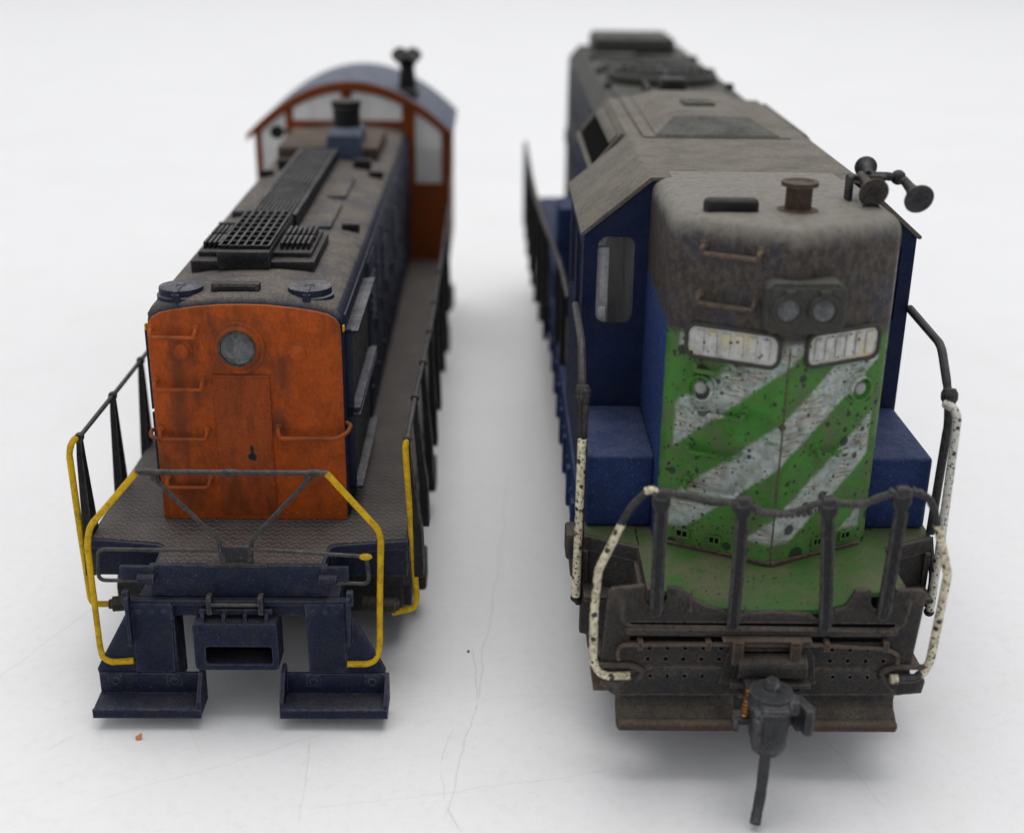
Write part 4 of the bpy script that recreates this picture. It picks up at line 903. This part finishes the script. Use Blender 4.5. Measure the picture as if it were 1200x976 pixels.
# front railing: posts, drooping top chain rail and the cream ends
post = ((-11.9, 18.4, -12.0, 30.4), (-4.4, 17.0, -4.4, 29.7), (4.5, 16.9, 3.6, 29.7), (10.0, 18.2, 10.3, 30.8))
b = MB(); b.tube([(-13.3, PY - .3, 30.9), (-12, PY - .4, 30.9), (-10.6, PY - .4, 30.6), (-7, PY - .4, 29.8), (-4.4, PY - .4, 29.9), (-2.6, PY - .4, 28.9), (-.9, PY - .4, 28.7), (.8, PY - .4, 28.9), (2.4, PY - .4, 29.8), (3.6, PY - .4, 29.9), (6.8, PY - .4, 29.7), (8.4, PY - .4, 30.6), (10.3, PY - .4, 31.1), (12.2, PY - .3, 30.9)], .36, 10, .9)
for x, z in [(-3.0 + i * .55, 28.95 - .25 * math.sin(i / 9 * math.pi)) for i in range(10)]: b.ball((x, PY - .4, z), .43, (.6, 1, 1))
for x, z in ((5.0, 29.8), (5.8, 29.75), (6.5, 29.75), (9.2, 31.0), (11.4, 31.1), (-10.7, 30.7), (-5.5, 29.8)): b.ball((x, PY - .4, z), .45, (.5, 1, 1))
fr_ = b.build('front_handrail', 'steel', RR)
for x0, z0, x1, z1 in post:
    b = MB()
    def sq(z, cx, wx, wy, y): return [(cx - wx, y - wy, z), (cx + wx, y - wy, z), (cx + wx, y + wy, z), (cx - wx, y + wy, z)]
    y = PY - .45
    b.loft([sq(z0 - .6, x0, .35, .3, y), sq(z0, x0, .56, .34, y), sq((z0 + z1) / 2, (x0 + x1) / 2, .46, .28, y), sq(z1 - 1.6, x1, .46, .28, y), sq(z1 - .7, x1, .85, .42, y + .05), sq(z1 + .35, x1, .85, .42, y + .05)])
    for e in (-1, 1):
        b.loft([[(cx + e * .5 + dx, y - .4 + dy, z) for dx, dy in ((-.13, -.13), (.13, -.13), (.13, .13), (-.13, .13))] for z, cx in ((z0 + .3, x0), (z1 - 1.6, x1))])
    b.lathe((x1 - .6, y, z1 + .3), (x1 + .6, y, z1 + .3), [(0, .5), (.3, .6), (.7, .6), (1, .5)], 12)
    b.build('rail_post', 'steel', fr_)
b = MB(); b.tube([(-12.4, PY - .35, 30.9), (-13.3, PY - .35, 30.9), (-14.7, PY - .2, 29.3), (-15.6, PY - .1, 27.3)], .38, 12, .8); b.build('rail_corner', 'steel', fr_)
b = MB(); b.tube([(-15.5, PY - .1, 27.4), (-17.5, PY, 22.5), (-17.75, PY, 18), (-17.65, PY - .1, 12.6), (-17.1, PY - .3, 11.4), (-16.3, PY - .45, 11.0), (-14.0, PY - .45, 11.1)], .42, 12, .5); b.build('cream_rail_end', 'cream', fr_)
b = MB(); b.tube([(-13.6, PY - .55, 31.0), (-12.9, PY - .55, 31.15), (-12.5, PY - .6, 30.9)], .36, 8, .4); b.build('bare_patch', 'cream', fr_)
b = MB(); b.tube([(11.6, PY - .35, 31.0), (12.8, PY - .3, 30.5), (13.6, PY - .2, 29.2), (14.2, PY - .1, 27.3)], .38, 12, .8); b.build('rail_corner', 'steel', fr_)
b = MB(); b.tube([(14.15, PY - .1, 27.6), (15.85, PY, 22.3), (15.7, PY, 18), (15.45, PY, 12.6), (14.9, PY - .2, 11.5), (14.5, PY - .3, 11.2)], .42, 12, .35); b.build('cream_rail_end', 'cream', fr_)
b = MB(); b.tube([(14.7, PY - .25, 11.4), (14.1, PY - .4, 10.9), (12.4, PY - .5, 10.9)], .44, 10, .5); b.build('rail_foot', 'steel', fr_)
b = MB(); b.tube([(12.3, PY - .5, 10.9), (11.6, PY - .5, 10.9)], .5, 10); b.build('bare_patch', 'cream', fr_)

# handrails beside the cab steps
for sx in (-1, 1):
    xo = 18.3 if sx > 0 else 18.7
    b = MB(); b.tube([(sx * xo, 23.2, 40.1), (sx * xo, 12.0, 39.6), (sx * xo, 8.3, 36.0), (sx * (xo + (.1 if sx > 0 else 0)), 7.2, 33), (sx * (xo - .1), 7.2, 20.5)], .45, 10, 1.2)
    b.lathe((sx * xo, 7.9, 36.4), (sx * xo, 7.5, 34.9), [(0, .6), (.3, .85), (.7, .85), (1, .6)], 14)
    sr = b.build('cab_handrail', 'steel', RR)
    b = MB(); x1 = 18.75 if sx < 0 else 18.1
    if sx > 0: P_ = [(17.6, 6.6, 35.2), (18.0, 5.3, 35.3), (18.4, 5.0, 34.4), (18.5, 5.0, 28), (18.6, 5.0, 20), (18.55, 5.0, 12.6)]
    else: P_ = [(-18.75, 5.2, 31.6), (-18.8, 5.0, 24), (-18.85, 5.0, 14.0)]
    b.tube(P_, .44, 12, .8); b.build('step_grab_rail', 'whitepost' if sx > 0 else 'cream', RR)
    b = MB(); b.tube([(sx * 18.3, 7.4, 36 if sx < 0 else 20), (sx * 18.55, 5.6, 32 if sx < 0 else 16), (sx * 18.5, 5.8, 12.6)], .35, 8, .8); b.ball((P_[-1][0], 5.2, P_[-1][2] - .3), .55); b.build('rail_foot', 'black', sr)
    # steps under the cab corner
    b = MB()
    xa, xb = sorted((sx * 13, sx * 18.1)); b.box(xa, xb, 3.4, 7.0, 14.2, 14.8, .1)
    xa, xb = sorted((sx * 13, sx * 16.4)); b.box(xa, xb, 0, 5.0, 8.6, 9.2, .1)
    xa, xb = sorted((sx * 17.6, sx * 18.2)); b.box(xa, xb, 6.0, 10.0, 13.6, 18.7, .15)
    xa, xb = sorted((sx * 12.6, sx * 13.1)); b.box(xa, xb, -3, 8.0, 8.6, 18.7, .1)
    xa, xb = sorted((sx * 13.0, sx * 17.4)); b.box(xa, xb, 7.6, 8.2, 7.6, 18.6, .1)
    b.build('corner_steps', 'brown', RR)

# long side handrails behind the cab, bowed outward like the real one
rx = ((50, 18.0), (60, 18.1), (70, 18.4), (88, 19.5), (109, 20.5), (130, 21.0), (155, 21.3), (168, 21.4))
for sx in (-1, 1):
    b = MB(); b.tube([(sx * (x if sx < 0 else 18.3), y, 33) for y, x in rx], .4, 8, .5); rl = b.build('side_handrail', 'steel', RR)
    for y, x in rx[1:] + ((98, 20), (120, 20.8), (142, 21.2), (60.5, 18.1)):
        x = x if sx < 0 else 18.3
        b = MB(); zb = 15.0
        b.loft([[(sx * (xx) + dx, y + dy, z) for dx, dy in ((-.4, -w_), (.4, -w_), (.4, w_), (-.4, w_))] for z, xx, w_ in ((33.2, x, .5), (20, x - .1, .8), (zb, x - .1, 1.0))])
        b.build('stanchion', 'black', RR)

# three-axle trucks and tank
truck(RR, 32, (-19, 0, 19), 15.5, 'brown'); truck(RR, 158, (-19, 0, 19), 15.5, 'brown')
b = MB(); b.box(-16, 16, 66, 120, 3.2, 15.4, 1.2); b.build('fuel_tank', 'brown', RR)

# ------------------------------------------------------------------ a loose flake on the table
b = MB(); b.ball((0, 0, .25), .3, (1.1, .9, .7)); b.ball((.2, .1, .45), .2)
cr = b.build('paint_flake', 'rubbish'); cr.location = (-38.3 * S, 112.5 * S, 0); cr['label'] = 'tiny orange paint flake on the table in front of the left foot board'; cr['category'] = 'flake'
b = MB(); b.ball((0, 0, .12), .16)
cr = b.build('dust_speck', 'black'); cr.location = (-4.7 * S, 130.2 * S, 0); cr['label'] = 'tiny black speck on the white table between the two locomotives'; cr['category'] = 'speck'
